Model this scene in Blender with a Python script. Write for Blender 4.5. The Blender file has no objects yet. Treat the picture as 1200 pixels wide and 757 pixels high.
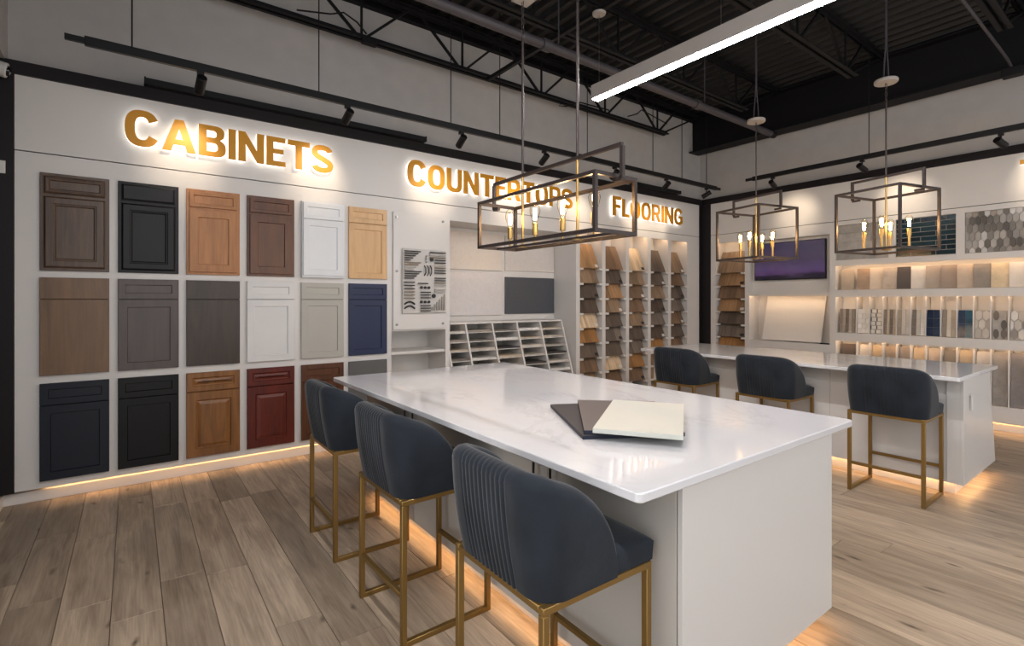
import bpy, bmesh, math, random
from mathutils import Vector, Matrix
random.seed(7)
R = math.radians
PI = math.pi
sc = bpy.context.scene
col = sc.collection

# ------------------------------------------------------------------ camera
cam_d = bpy.data.cameras.new('camera')
cam = bpy.data.objects.new('camera', cam_d)
col.objects.link(cam)
cam.location = (0, 0, 1.48)
cam.rotation_euler = (R(90), 0, R(53.2795 - 90))
cam_d.sensor_width = 36
cam_d.lens = 597.0 / 1200 * 36
cam_d.shift_y = -(378.5 - 352.15) / 1200
cam_d.clip_start = 0.05
sc.camera = cam
# ------------------------------------------------------------------ world (even fill light, added through the side left open behind the camera)
w = bpy.data.worlds.new('world')
sc.world = w
w.use_nodes = True
w.node_tree.nodes['Background'].inputs[0].default_value = (0.97, 0.98, 1.0, 1)
w.node_tree.nodes['Background'].inputs[1].default_value = 0.8
sc.view_settings.view_transform = 'Standard'
sc.view_settings.look = 'None'
sc.view_settings.gamma = 1
sc.view_settings.use_curve_mapping = False
sc.view_settings.exposure = 1.0

# lamp strengths
BAR_E = 56.0        # linear ceiling lamps
SPOT_W = 12.0      # track heads
BULB_W = 1.6       # filament bulbs
LED_SHELF = 8.0
LED_FLOOR = 9.5
HALO_E = .85

# ------------------------------------------------------------------ helpers
def lin(c):
    r = []
    for v in c[:3]:
        v = v / 255.0
        r.append(v / 12.92 if v <= 0.04045 else ((v + 0.055) / 1.055) ** 2.4)
    return (r[0], r[1], r[2], 1)

WL = {}

def wl(o):
    return WL.get(o.name, Vector((0, 0, 0))) if o else Vector((0, 0, 0))

def tag(o, label=None, cat=None, group=None, kind=None):
    if label: o['label'] = label
    if cat: o['category'] = cat
    if group: o['group'] = group
    if kind: o['kind'] = kind
    return o

def empty(name, loc, label, cat, group=None, kind=None, local=False):
    o = bpy.data.objects.new(name, None)
    o.empty_display_size = 0.05
    col.objects.link(o)
    o.location = loc
    WL[o.name] = Vector((0, 0, 0)) if local else Vector(loc)
    return tag(o, label, cat, group, kind)

class MB:
    def __init__(s):
        s.v = []; s.f = []
    def box(s, x0, x1, y0, y1, z0, z1):
        n = len(s.v)
        s.v += [(x0, y0, z0), (x1, y0, z0), (x1, y1, z0), (x0, y1, z0), (x0, y0, z1), (x1, y0, z1), (x1, y1, z1), (x0, y1, z1)]
        s.f += [tuple(n + i for i in q) for q in ((0, 3, 2, 1), (4, 5, 6, 7), (0, 1, 5, 4), (1, 2, 6, 5), (2, 3, 7, 6), (3, 0, 4, 7))]
        return s
    def quad(s, *p):
        n = len(s.v); s.v += p; s.f.append(tuple(range(n, n + len(p)))); return s
    def cyl(s, p0, p1, r, n=12, r1=None, caps=True):
        p0 = Vector(p0); p1 = Vector(p1); r1 = r if r1 is None else r1
        d = (p1 - p0).normalized()
        a = d.orthogonal().normalized(); b = d.cross(a)
        k = len(s.v)
        for p, rr in ((p0, r), (p1, r1)):
            for i in range(n):
                t = 2 * PI * i / n
                s.v.append(tuple(p + (a * math.cos(t) + b * math.sin(t)) * rr))
        for i in range(n):
            j = (i + 1) % n
            s.f.append((k + i, k + j, k + n + j, k + n + i))
        if caps:
            s.f.append(tuple(k + n - 1 - i for i in range(n)))
            s.f.append(tuple(k + n + i for i in range(n)))
        return s
    def bar(s, p0, p1, wd, hg, up=(0, 0, 1)):
        p0 = Vector(p0); p1 = Vector(p1); d = (p1 - p0).normalized()
        u = Vector(up)
        if abs(d.dot(u)) > 0.99: u = Vector((1, 0, 0))
        sd = d.cross(u).normalized(); u = sd.cross(d).normalized()
        k = len(s.v)
        for p in (p0, p1):
            for a, b in ((-1, -1), (1, -1), (1, 1), (-1, 1)):
                s.v.append(tuple(p + sd * a * wd / 2 + u * b * hg / 2))
        s.f += [tuple(k + i for i in q) for q in ((3, 2, 1, 0), (4, 5, 6, 7), (0, 1, 5, 4), (1, 2, 6, 5), (2, 3, 7, 6), (3, 0, 4, 7))]
        return s
    def tube(s, pts, r, n=8):
        pts = [Vector(p) for p in pts]
        k = len(s.v); a = None
        for i, p in enumerate(pts):
            d = (pts[min(i + 1, len(pts) - 1)] - pts[max(i - 1, 0)]).normalized()
            a = d.orthogonal().normalized() if a is None else (a - d * a.dot(d)).normalized()
            b = d.cross(a)
            for j in range(n):
                t = 2 * PI * j / n
                s.v.append(tuple(p + (a * math.cos(t) + b * math.sin(t)) * r))
        for i in range(len(pts) - 1):
            for j in range(n):
                q = (j + 1) % n
                s.f.append((k + i * n + j, k + i * n + q, k + (i + 1) * n + q, k + (i + 1) * n + j))
        s.f.append(tuple(k + n - 1 - i for i in range(n)))
        e = k + (len(pts) - 1) * n
        s.f.append(tuple(e + i for i in range(n)))
        return s
    def lathe(s, prof, c, n=16):
        k = len(s.v); m = len(prof)
        for r, z in prof:
            for j in range(n):
                t = 2 * PI * j / n
                s.v.append((c[0] + r * math.cos(t), c[1] + r * math.sin(t), c[2] + z))
        for i in range(m - 1):
            for j in range(n):
                q = (j + 1) % n
                s.f.append((k + i * n + j, k + i * n + q, k + (i + 1) * n + q, k + (i + 1) * n + j))
        return s
    def prism(s, poly, axis, a0, a1):
        """poly: 2-D points in the two other axes (in x,y,z order), pushed along axis from a0 to a1"""
        k = len(s.v); n = len(poly)
        for a in (a0, a1):
            for p in poly:
                c = [p[0], p[1]]; c.insert(axis, a)
                s.v.append(tuple(c))
        s.f.append(tuple(k + n - 1 - i for i in range(n)))
        s.f.append(tuple(k + n + i for i in range(n)))
        for i in range(n):
            j = (i + 1) % n
            s.f.append((k + i, k + j, k + n + j, k + n + i))
        return s
    def build(s, name, m, parent=None, smooth=None, bevel=0, bseg=2, recalc=True):
        c = Vector([(min(v[i] for v in s.v) + max(v[i] for v in s.v)) / 2 for i in range(3)])
        c.z = min(v[2] for v in s.v)
        me = bpy.data.meshes.new(name)
        me.from_pydata([tuple(Vector(v) - c) for v in s.v], [], s.f)
        if recalc:
            b = bmesh.new(); b.from_mesh(me)
            bmesh.ops.recalc_face_normals(b, faces=b.faces)
            b.to_mesh(me); b.free()
        if smooth is not None:
            me.shade_smooth()
            me.set_sharp_from_angle(angle=R(smooth))
        me.materials.append(m)
        o = bpy.data.objects.new(name, me)
        col.objects.link(o)
        WL[o.name] = c
        if parent:
            o.parent = parent
            o.location = c - wl(parent)
        else:
            o.location = c
        if bevel:
            md = o.modifiers.new('bevel', 'BEVEL'); md.width = bevel; md.segments = bseg; md.limit_method = 'ANGLE'
            me.shade_smooth(); me.set_sharp_from_angle(angle=R(50))
        return o

def box(name, m, x0, x1, y0, y1, z0, z1, parent=None, bevel=0, bseg=2):
    return MB().box(x0, x1, y0, y1, z0, z1).build(name, m, parent, bevel=bevel, bseg=bseg)

def copy_tree(o, parent=None):
    c = o.copy(); col.objects.link(c)
    if parent: c.parent = parent
    for ch in list(o.children): copy_tree(ch, c)
    return c

ORD = ['first', 'second', 'third', 'fourth', 'fifth', 'sixth', 'seventh', 'eighth', 'ninth', 'tenth', 'eleventh', 'twelfth', 'thirteenth', 'fourteenth', 'fifteenth', 'sixteenth']

# ------------------------------------------------------------------ materials
def nm(name):
    m = bpy.data.materials.new(name); m.use_nodes = True
    nt = m.node_tree
    return m, nt, nt.nodes['Principled BSDF']

def N(nt, typ, **kw):
    n = nt.nodes.new(typ)
    for k, v in kw.items(): setattr(n, k, v)
    return n

def plain(name, rgb, rough=0.5, metal=0, var=0.0, coat=0, sheen=0, bump=0, bscale=200, spec=0.5):
    m, nt, p = nm(name)
    p.inputs['Base Color'].default_value = lin(rgb)
    p.inputs['Roughness'].default_value = rough
    p.inputs['Metallic'].default_value = metal
    p.inputs['Coat Weight'].default_value = coat
    p.inputs['Specular IOR Level'].default_value = spec
    if sheen:
        p.inputs['Sheen Weight'].default_value = sheen
        p.inputs['Sheen Roughness'].default_value = 0.4
    if var or bump:
        tc = N(nt, 'ShaderNodeTexCoord'); no = N(nt, 'ShaderNodeTexNoise')
        nt.links.new(tc.outputs['Object'], no.inputs['Vector'])
    if var:
        no.inputs['Scale'].default_value = 6; no.inputs['Detail'].default_value = 6
        hs = N(nt, 'ShaderNodeHueSaturation'); mr = N(nt, 'ShaderNodeMapRange')
        mr.inputs['From Min'].default_value = .3; mr.inputs['From Max'].default_value = .7
        mr.inputs['To Min'].default_value = 1 - var; mr.inputs['To Max'].default_value = 1 + var
        nt.links.new(no.outputs['Fac'], mr.inputs['Value'])
        nt.links.new(mr.outputs['Result'], hs.inputs['Value'])
        hs.inputs['Color'].default_value = lin(rgb)
        nt.links.new(hs.outputs['Color'], p.inputs['Base Color'])
    if bump:
        n2 = N(nt, 'ShaderNodeTexNoise'); n2.inputs['Scale'].default_value = bscale
        nt.links.new(tc.outputs['Object'], n2.inputs['Vector'])
        b = N(nt, 'ShaderNodeBump'); b.inputs['Strength'].default_value = bump; b.inputs['Distance'].default_value = .002
        nt.links.new(n2.outputs['Fac'], b.inputs['Height'])
        nt.links.new(b.outputs['Normal'], p.inputs['Normal'])
    return m

def emit(name, rgb, strength):
    m, nt, p = nm(name)
    p.inputs['Base Color'].default_value = lin(rgb)
    p.inputs['Emission Color'].default_value = lin(rgb)
    p.inputs['Emission Strength'].default_value = strength
    return m

def wood(name, light=None, dark=None, axis=2, rough=0.45, objcol=False, knots=0.0, contrast=1.0, planks=0, scale=1.0):
    """grain runs along axis; objcol: colour comes from the object's own colour"""
    m, nt, p = nm(name)
    L = nt.links.new
    tc = N(nt, 'ShaderNodeTexCoord'); oi = N(nt, 'ShaderNodeObjectInfo')
    off = N(nt, 'ShaderNodeVectorMath', operation='SCALE')
    cb = N(nt, 'ShaderNodeCombineXYZ')
    for i in range(3): L(oi.outputs['Random'], cb.inputs[i])
    L(cb.outputs[0], off.inputs[0]); off.inputs['Scale'].default_value = 37.0
    ad = N(nt, 'ShaderNodeVectorMath', operation='ADD')
    L(tc.outputs['Object'], ad.inputs[0]); L(off.outputs[0], ad.inputs[1])
    mp = N(nt, 'ShaderNodeMapping')
    s = [14.0 * scale] * 3; s[axis] = 1.6 * scale
    mp.inputs['Scale'].default_value = s
    L(ad.outputs[0], mp.inputs['Vector'])
    n1 = N(nt, 'ShaderNodeTexNoise'); n1.inputs['Scale'].default_value = 1.0; n1.inputs['Detail'].default_value = 6; n1.inputs['Roughness'].default_value = .6; n1.inputs['Distortion'].default_value = .8
    L(mp.outputs[0], n1.inputs['Vector'])
    mp2 = N(nt, 'ShaderNodeMapping')
    s2 = [120.0 * scale] * 3; s2[axis] = 4.0 * scale
    mp2.inputs['Scale'].default_value = s2
    L(ad.outputs[0], mp2.inputs['Vector'])
    n2 = N(nt, 'ShaderNodeTexNoise'); n2.inputs['Scale'].default_value = 1.0; n2.inputs['Detail'].default_value = 3
    L(mp2.outputs[0], n2.inputs['Vector'])
    mx = N(nt, 'ShaderNodeMath', operation='MULTIPLY_ADD')
    L(n2.outputs['Fac'], mx.inputs[0]); mx.inputs[1].default_value = .45
    L(n1.outputs['Fac'], mx.inputs[2])
    mr = N(nt, 'ShaderNodeMapRange'); mr.inputs['From Min'].default_value = .45; mr.inputs['From Max'].default_value = 1.0
    L(mx.outputs[0], mr.inputs['Value'])
    if objcol:
        hs = N(nt, 'ShaderNodeHueSaturation'); L(oi.outputs['Color'], hs.inputs['Color'])
        m2 = N(nt, 'ShaderNodeMapRange'); m2.inputs['To Min'].default_value = 1 - .38 * contrast; m2.inputs['To Max'].default_value = 1 + .3 * contrast
        L(mr.outputs[0], m2.inputs['Value']); L(m2.outputs[0], hs.inputs['Value'])
        colr = hs.outputs['Color']
    else:
        rp = N(nt, 'ShaderNodeMix', data_type='RGBA')
        L(mr.outputs[0], rp.inputs['Factor'])
        rp.inputs['A'].default_value = lin(dark); rp.inputs['B'].default_value = lin(light)
        hs = N(nt, 'ShaderNodeHueSaturation'); L(rp.outputs['Result'], hs.inputs['Color'])
        m2 = N(nt, 'ShaderNodeMapRange'); m2.inputs['To Min'].default_value = 1 - .2 * contrast; m2.inputs['To Max'].default_value = 1 + .16 * contrast
        L(oi.outputs['Random'], m2.inputs['Value'])
        if planks: L(m2.outputs[0], hs.inputs['Value'])
        colr = hs.outputs['Color']
    if knots:
        mp3 = N(nt, 'ShaderNodeMapping'); s3 = [7.0] * 3; s3[axis] = 2.4
        mp3.inputs['Scale'].default_value = s3
        nz = N(nt, 'ShaderNodeTexNoise'); nz.inputs['Scale'].default_value = 6
        L(ad.outputs[0], nz.inputs['Vector'])
        dv = N(nt, 'ShaderNodeVectorMath', operation='SCALE'); L(nz.outputs['Color'], dv.inputs[0]); dv.inputs['Scale'].default_value = .07
        a2 = N(nt, 'ShaderNodeVectorMath', operation='ADD'); L(ad.outputs[0], a2.inputs[0]); L(dv.outputs[0], a2.inputs[1])
        L(a2.outputs[0], mp3.inputs['Vector'])
        vo = N(nt, 'ShaderNodeTexVoronoi'); vo.inputs['Scale'].default_value = 1.0
        L(mp3.outputs[0], vo.inputs['Vector'])
        kr = N(nt, 'ShaderNodeMapRange'); kr.inputs['From Min'].default_value = .03; kr.inputs['From Max'].default_value = .13
        kr.inputs['To Min'].default_value = knots; kr.inputs['To Max'].default_value = 0
        L(vo.outputs['Distance'], kr.inputs['Value'])
        km = N(nt, 'ShaderNodeMix', data_type='RGBA')
        L(kr.outputs[0], km.inputs['Factor']); L(colr, km.inputs['A']); km.inputs['B'].default_value = lin((58, 42, 30))
        colr = km.outputs['Result']
    L(colr, p.inputs['Base Color'])
    p.inputs['Roughness'].default_value = rough
    b = N(nt, 'ShaderNodeBump'); b.inputs['Strength'].default_value = .12; b.inputs['Distance'].default_value = .002
    L(mx.outputs[0], b.inputs['Height']); L(b.outputs['Normal'], p.inputs['Normal'])
    return m

def tilemat(name, rough=.4, amp=.12, sc_=6, stretch=None, spec=.5):
    """stone or ceramic sample, coloured by the object's own colour"""
    m, nt, p = nm(name); L = nt.links.new
    oi = N(nt, 'ShaderNodeObjectInfo'); tc = N(nt, 'ShaderNodeTexCoord'); no = N(nt, 'ShaderNodeTexNoise')
    no.inputs['Scale'].default_value = sc_; no.inputs['Detail'].default_value = 7; no.inputs['Roughness'].default_value = .65
    cb = N(nt, 'ShaderNodeCombineXYZ')
    for i in range(3): L(oi.outputs['Random'], cb.inputs[i])
    of = N(nt, 'ShaderNodeVectorMath', operation='SCALE'); L(cb.outputs[0], of.inputs[0]); of.inputs['Scale'].default_value = 23
    ad = N(nt, 'ShaderNodeVectorMath', operation='ADD'); L(tc.outputs['Object'], ad.inputs[0]); L(of.outputs[0], ad.inputs[1])
    mp = N(nt, 'ShaderNodeMapping'); L(ad.outputs[0], mp.inputs['Vector'])
    if stretch: mp.inputs['Scale'].default_value = stretch
    L(mp.outputs[0], no.inputs['Vector'])
    mr = N(nt, 'ShaderNodeMapRange'); mr.inputs['From Min'].default_value = .3; mr.inputs['From Max'].default_value = .7
    mr.inputs['To Min'].default_value = 1 - amp; mr.inputs['To Max'].default_value = 1 + amp
    L(no.outputs['Fac'], mr.inputs['Value'])
    hs = N(nt, 'ShaderNodeHueSaturation'); L(oi.outputs['Color'], hs.inputs['Color']); L(mr.outputs[0], hs.inputs['Value'])
    L(hs.outputs['Color'], p.inputs['Base Color'])
    p.inputs['Roughness'].default_value = rough
    p.inputs['Specular IOR Level'].default_value = spec
    return m

def quartz(name):
    m, nt, p = nm(name); L = nt.links.new
    tc = N(nt, 'ShaderNodeTexCoord'); mp = N(nt, 'ShaderNodeMapping')
    mp.inputs['Rotation'].default_value = (0, 0, R(38)); mp.inputs['Scale'].default_value = (1.1, .45, 1)
    L(tc.outputs['Object'], mp.inputs['Vector'])
    no = N(nt, 'ShaderNodeTexNoise'); no.inputs['Scale'].default_value = 1.7; no.inputs['Detail'].default_value = 8; no.inputs['Roughness'].default_value = .62; no.inputs['Distortion'].default_value = .9
    L(mp.outputs[0], no.inputs['Vector'])
    sb = N(nt, 'ShaderNodeMath', operation='SUBTRACT'); L(no.outputs['Fac'], sb.inputs[0]); sb.inputs[1].default_value = .5
    ab = N(nt, 'ShaderNodeMath', operation='ABSOLUTE'); L(sb.outputs[0], ab.inputs[0])
    mr = N(nt, 'ShaderNodeMapRange'); mr.inputs['From Min'].default_value = 0; mr.inputs['From Max'].default_value = .022
    mr.inputs['To Min'].default_value = .3; mr.inputs['To Max'].default_value = 0
    L(ab.outputs[0], mr.inputs['Value'])
    n2 = N(nt, 'ShaderNodeTexNoise'); n2.inputs['Scale'].default_value = 1.1; L(tc.outputs['Object'], n2.inputs['Vector'])
    m2 = N(nt, 'ShaderNodeMapRange'); m2.inputs['From Min'].default_value = .42; m2.inputs['From Max'].default_value = .62
    L(n2.outputs['Fac'], m2.inputs['Value'])
    mu = N(nt, 'ShaderNodeMath', operation='MULTIPLY'); L(mr.outputs[0], mu.inputs[0]); L(m2.outputs[0], mu.inputs[1])
    mx = N(nt, 'ShaderNodeMix', data_type='RGBA'); L(mu.outputs[0], mx.inputs['Factor'])
    mx.inputs['A'].default_value = lin((212, 211, 213)); mx.inputs['B'].default_value = lin((150, 147, 148))
    L(mx.outputs['Result'], p.inputs['Base Color'])
    p.inputs['Roughness'].default_value = .055; p.inputs['Specular IOR Level'].default_value = .75
    return m

def glassmat(name):
    m, nt, p = nm(name); L = nt.links.new
    out = nt.nodes['Material Output']
    tr = N(nt, 'ShaderNodeBsdfTransparent'); tr.inputs['Color'].default_value = (1, .95, .86, 1)
    gl = N(nt, 'ShaderNodeBsdfGlossy'); gl.inputs['Roughness'].default_value = .03
    fr = N(nt, 'ShaderNodeFresnel'); fr.inputs['IOR'].default_value = 1.08
    mx = N(nt, 'ShaderNodeMixShader')
    L(fr.outputs[0], mx.inputs[0]); L(tr.outputs[0], mx.inputs[1]); L(gl.outputs[0], mx.inputs[2])
    L(mx.outputs[0], out.inputs['Surface'])
    return m

def screenmat(name):
    """purple dusk picture on the television"""
    m, nt, p = nm(name); L = nt.links.new
    tc = N(nt, 'ShaderNodeTexCoord'); sp = N(nt, 'ShaderNodeSeparateXYZ'); L(tc.outputs['Generated'], sp.inputs[0])
    no = N(nt, 'ShaderNodeTexNoise'); no.inputs['Scale'].default_value = 3.0; no.inputs['Detail'].default_value = 5
    mp = N(nt, 'ShaderNodeMapping'); mp.inputs['Scale'].default_value = (1, 1.2, 4); L(tc.outputs['Generated'], mp.inputs['Vector']); L(mp.outputs[0], no.inputs['Vector'])
    ma = N(nt, 'ShaderNodeMath', operation='MULTIPLY_ADD'); L(no.outputs['Fac'], ma.inputs[0]); ma.inputs[1].default_value = .25; L(sp.outputs['Z'], ma.inputs[2])
    rp = N(nt, 'ShaderNodeValToRGB'); L(ma.outputs[0], rp.inputs['Fac'])
    e = rp.color_ramp.elements
    e[0].position = .08; e[0].color = lin((40, 30, 52)); e[1].position = 1.1; e[1].color = lin((62, 52, 92))
    for pos, c in ((.2, (38, 29, 50)), (.3, (108, 76, 128)), (.42, (104, 82, 128)), (.62, (88, 72, 104)), (.85, (78, 66, 98))):
        k = e.new(pos); k.color = lin(c)
    p.inputs['Base Color'].default_value = (.01, .01, .012, 1)
    p.inputs['Roughness'].default_value = .12
    L(rp.outputs['Color'], p.inputs['Emission Color']); p.inputs['Emission Strength'].default_value = .24
    return m

M = {}
M['white'] = plain('white panel paint', (216, 212, 208), .42)
M['cab'] = plain('light cabinet lacquer', (206, 202, 198), .3)
M['cabshade'] = plain('cabinet lacquer, warm grey', (186, 181, 174), .32)  # same white-grey lacquer, toned darker for the shade on the seat side
M['drywall'] = plain('grey drywall paint', (176, 172, 169), .8, var=.04)
M['black'] = plain('dark bronze-black paint', (30, 26, 28), .5, spec=.25)
M['sideblack'] = plain('black side wall paint', (28, 26, 30), .55, spec=.25)
M['steel'] = plain('black painted steel', (20, 19, 21), .55, spec=.25)
M['deck'] = plain('dark painted roof deck', (26, 24, 24), .6)
M['pipe'] = plain('dark grey painted pipe', (62, 58, 62), .5)
M['girder'] = plain('black girder paint', (15, 14, 17), .6, spec=.25)
M['track'] = plain('matte black aluminium', (17, 16, 18), .45, spec=.3)
M['bronze'] = plain('dark bronze metal', (70, 62, 60), .4, metal=.6)
M['brass'] = plain('brushed brass', (190, 156, 98), .3, metal=1)
M['goldleg'] = plain('antique gold steel', (142, 113, 64), .42, metal=.75)
M['goldface'] = plain('brushed gold sign face', (206, 142, 18), .45, metal=.12)
M['halo'] = emit('backlit acrylic', (255, 252, 245), HALO_E)
M['chrome'] = plain('brushed nickel', (150, 146, 140), .3, metal=1)
M['darkmetal'] = plain('oil-rubbed dark metal', (52, 46, 42), .4, metal=.5)
M['velvet'] = plain('dark slate velvet', (33, 38, 45), .85, sheen=.22, bump=.25, bscale=60, var=.35, spec=.2)
M['quartz'] = quartz('white quartz with grey veins')
M['glass'] = glassmat('clear bulb glass')
M['fil'] = emit('glowing filament', (255, 205, 130), 60)
M['barlit'] = emit('lamp diffuser', (252, 247, 246), BAR_E)
M['ledshelf'] = emit('warm shelf light strip', (255, 216, 172), LED_SHELF)
M['ledfloor'] = emit('warm floor light strip', (255, 203, 142), LED_FLOOR)
M['barbody'] = plain('light grey lamp housing', (160, 154, 150), .5)
M['canopy'] = plain('pale canopy plate', (158, 150, 144), .5)
M['plank'] = wood('oak floor planks', (196, 176, 153), (126, 108, 91), axis=1, rough=.42, knots=.9, planks=1, contrast=1.35)
M['slabfloor'] = plain('sub floor', (70, 58, 48), .7)
M['woodsample'] = wood('flooring sample wood', axis=2, rough=.45, objcol=True, contrast=1.0, scale=1.6)
M['tile'] = tilemat('tile sample', .4)
M['tileveined'] = tilemat('stone sample', .35, .22, 9)
M['glosstile'] = tilemat('glazed tile', .12, .35, 14)
M['slab'] = tilemat('stone slab', .25, .05, 30)
M['paint'] = tilemat('painted door', .45, .03, 3, spec=.32)
M['screen'] = screenmat('television picture')
M['plastic'] = plain('white plastic', (215, 212, 208), .4)
M['lens'] = plain('dark lens', (12, 12, 14), .1)
M['grout'] = plain('pale grout', (176, 170, 162), .8)
M['grey'] = plain('light grey board', (196, 192, 188), .5)
M['ink'] = plain('dark label ink', (40, 38, 40), .6)

# ------------------------------------------------------------------ room shell
YP, XP = 5.05, 7.82          # front planes of the two display walls
fl = box('floor', M['slabfloor'], -0.9, 8.2, -3.0, 5.7, -.12, -.014)
tag(fl, 'grey-brown oak plank floor of the showroom', 'floor', kind='structure')
def plank_mesh(L):
    b = bmesh.new(); bmesh.ops.create_cube(b, size=1)
    for v in b.verts:
        v.co.x *= .1975; v.co.y *= L - .0028; v.co.z = -.007 + v.co.z * .0139
    bmesh.ops.bevel(b, geom=[e for e in b.edges if e.verts[0].co.z > -.004 and e.verts[1].co.z > -.004], offset=.0012, segments=1, affect='EDGES')
    me = bpy.data.meshes.new('plank'); b.to_mesh(me); b.free(); me.materials.append(M['plank']); return me
PM = {}
xk = -0.88
cols_ = []
while xk < 7.95:
    cols_.append(xk); xk += .2
for i, x in enumerate(cols_):
    y = -0.9 - random.random() * 1.0
    # keep a few joints where the photo shows them
    while y < 5.2:
        L = random.choice((.9, 1.2, 1.2, 1.5, 1.8, 2.1))
        if y < -.9: L = max(L, 1.5)
        e = min(y + L, 5.3)
        if e - y > .15:
            key = round(e - y, 2)
            if key not in PM: PM[key] = plank_mesh(key)
            o = bpy.data.objects.new('plank', PM[key]); col.objects.link(o)
            o.parent = fl; o.location = Vector((x + .1, (y + e) / 2, 0)) - WL[fl.name]
        y += L
box('floor_rear', M['plank'], -.9, 8.2, -3.0, -1.9, -.013, 0, fl)

# wall, panel sheet with niches
def sheet(name, m, mapf, u0, u1, z0, z1, ops, parent, edge=.018):
    mb = MB()
    us = sorted(set([u0, u1] + [o[0] for o in ops] + [o[1] for o in ops]))
    zs = sorted(set([z0, z1] + [o[2] for o in ops] + [o[3] for o in ops]))
    def q(*p): mb.quad(*[mapf(*a) for a in p])
    for i in range(len(us) - 1):
        for j in range(len(zs) - 1):
            a, b, c, d = us[i], us[i + 1], zs[j], zs[j + 1]
            if any(o[0] <= a + 1e-6 and b <= o[1] + 1e-6 and o[2] <= c + 1e-6 and d <= o[3] + 1e-6 for o in ops): continue
            q((a, c, 0), (b, c, 0), (b, d, 0), (a, d, 0))
    for op in ops:
        a, b, c, d, k = op[:5]; lip = op[5] if len(op) > 5 else 0; f = .016 if lip else 0; e = d + lip
        q((a, c, 0), (a, c, k), (a, e, k), (a, e, f), (a, d, f), (a, d, 0)); q((b, c, 0), (b, c, k), (b, e, k), (b, e, f), (b, d, f), (b, d, 0))
        q((a, c, 0), (b, c, 0), (b, c, k), (a, c, k)); q((a, e, f), (b, e, f), (b, e, k), (a, e, k))
        if lip: q((a, d, 0), (b, d, 0), (b, d, f), (a, d, f)); q((a, d, f), (b, d, f), (b, e, f), (a, e, f))
        q((a, c, k), (b, c, k), (b, e, k), (a, e, k))
    q((u0, z0, 0), (u1, z0, 0), (u1, z0, edge), (u0, z0, edge)); q((u0, z1, 0), (u1, z1, 0), (u1, z1, edge), (u0, z1, edge))
    q((u0, z0, 0), (u0, z1, 0), (u0, z1, edge), (u0, z0, edge)); q((u1, z0, 0), (u1, z1, 0), (u1, z1, edge), (u1, z0, edge))
    return mb.build(name, m, parent, recalc=False)

mapL = lambda u, z, d: (u, YP + d, z)
mapR = lambda u, z, d: (XP + d, u, z)

wallL = box('wall_left', M['drywall'], -.9, 8.2, 5.13, 5.75, 3.196, 4.62)
tag(box('wall_left', M['drywall'], -.9, 8.2, 5.62, 5.75, -.014, 3.19), 'wall behind the cabinet and flooring display panelling', 'wall', kind='structure')
tag(wallL, 'grey upper wall above the long cabinet and flooring display', 'wall', kind='structure')
wallR = box('wall_right', M['drywall'], 7.9, 8.3, -3.0, 5.13, 3.196, 4.62)
tag(box('wall_right', M['drywall'], 8.2, 8.3, -3.0, 5.62, -.014, 3.19), 'wall behind the tile and television display panelling', 'wall', kind='structure')
tag(wallR, 'grey upper wall above the tile and television display', 'wall', kind='structure')
wallS = box('wall_side', M['sideblack'], -.9, -.752, 2.2, 5.62, 0, 3.19)
tag(wallS, 'black side wall meeting the cabinet display', 'wall', kind='structure')
wallS2 = box('wall_side', M['drywall'], -.9, -.72, 2.2, 5.13, 3.19, 4.62)
tag(wallS2, 'grey upper side wall above the black side wall', 'wall', kind='structure')

FC = [(4.93 + .508 * k, 4.93 + .508 * k + .44) for k in range(5)]     # flooring bays
opsL = [(2.185, 2.832, .36, 1.155, .42), (2.888, 4.86, .13, 2.388, .46)] + [(a, b, .15, 2.45, .30, .05) for a, b in FC]
wallL = sheet('trim_5', M['white'], mapL, -.674, 7.74, .106, 2.556, opsL, None)
tag(wallL, 'white panelling with niches holding doors, slabs and flooring boards', 'panelling', kind='structure')
sheet('header_panel', M['white'], mapL, -.674, 7.74, 2.564, 3.10, [], wallL)
MB().box(-.70, 7.8, 5.07, 5.11, 2.54, 2.58).build('seam_batten', M['black'], wallL)
opsR = [(4.285, 4.79, .15, 2.43, .30, .05), (3.055, 4.215, 1.60, 2.41, .11), (3.055, 4.215, .86, 1.555, .30, .03),
        (2.365, 2.975, 2.035, 2.515, .03), (1.692, 2.285, 2.03, 2.512, .03), (.70, 1.612, 2.03, 2.508, .03),
        (.55, 2.98, 1.625, 1.958, .24, .045), (.55, 2.98, 1.038, 1.528, .24, .045), (.55, 2.98, .285, .925, .24, .045)]
wallR = sheet('trim_6', M['white'], mapR, -3.0, 4.879, .106, 2.57, opsR, None)
tag(wallR, 'white panelling with niches for the television and tile samples', 'panelling', kind='structure')
sheet('header_panel', M['white'], mapR, -3.0, 4.879, 2.578, 3.10, [], wallR)
MB().box(7.84, 7.88, -3.0, 4.88, 2.55, 2.59).build('seam_batten', M['black'], wallR)

t = MB().box(-.752, 7.80, 5.028, 5.16, 3.10, 3.195).build('trim_1', M['black']); tag(t, 'black top band over the cabinet and flooring display wall', 'trim', kind='structure')
t = MB().box(7.80, 7.95, -3.0, 5.16, 3.10, 3.195).build('trim_2', M['black']); tag(t, 'black top band over the tile display wall', 'trim', kind='structure')
t = MB().box(7.74, 7.81, 5.045, 5.3, .10, 3.10).box(7.812, 8.0, 4.879, 5.3, .10, 3.10).build('trim_3', M['black']); tag(t, 'dark corner post between the two display walls', 'post', kind='structure')
t = MB().box(-.752, -.676, 5.04, 5.3, .10, 3.10).build('trim_4', M['black']); tag(t, 'black post closing the cabinet display wall at the side wall', 'post', kind='structure')
b1 = MB().box(-.75, 7.9, 5.10, 5.16, 0, .083).build('baseboard_left', M['white'], bevel=.004); tag(b1, 'white plinth under the lit cabinet display wall', 'baseboard', kind='structure')
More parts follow.
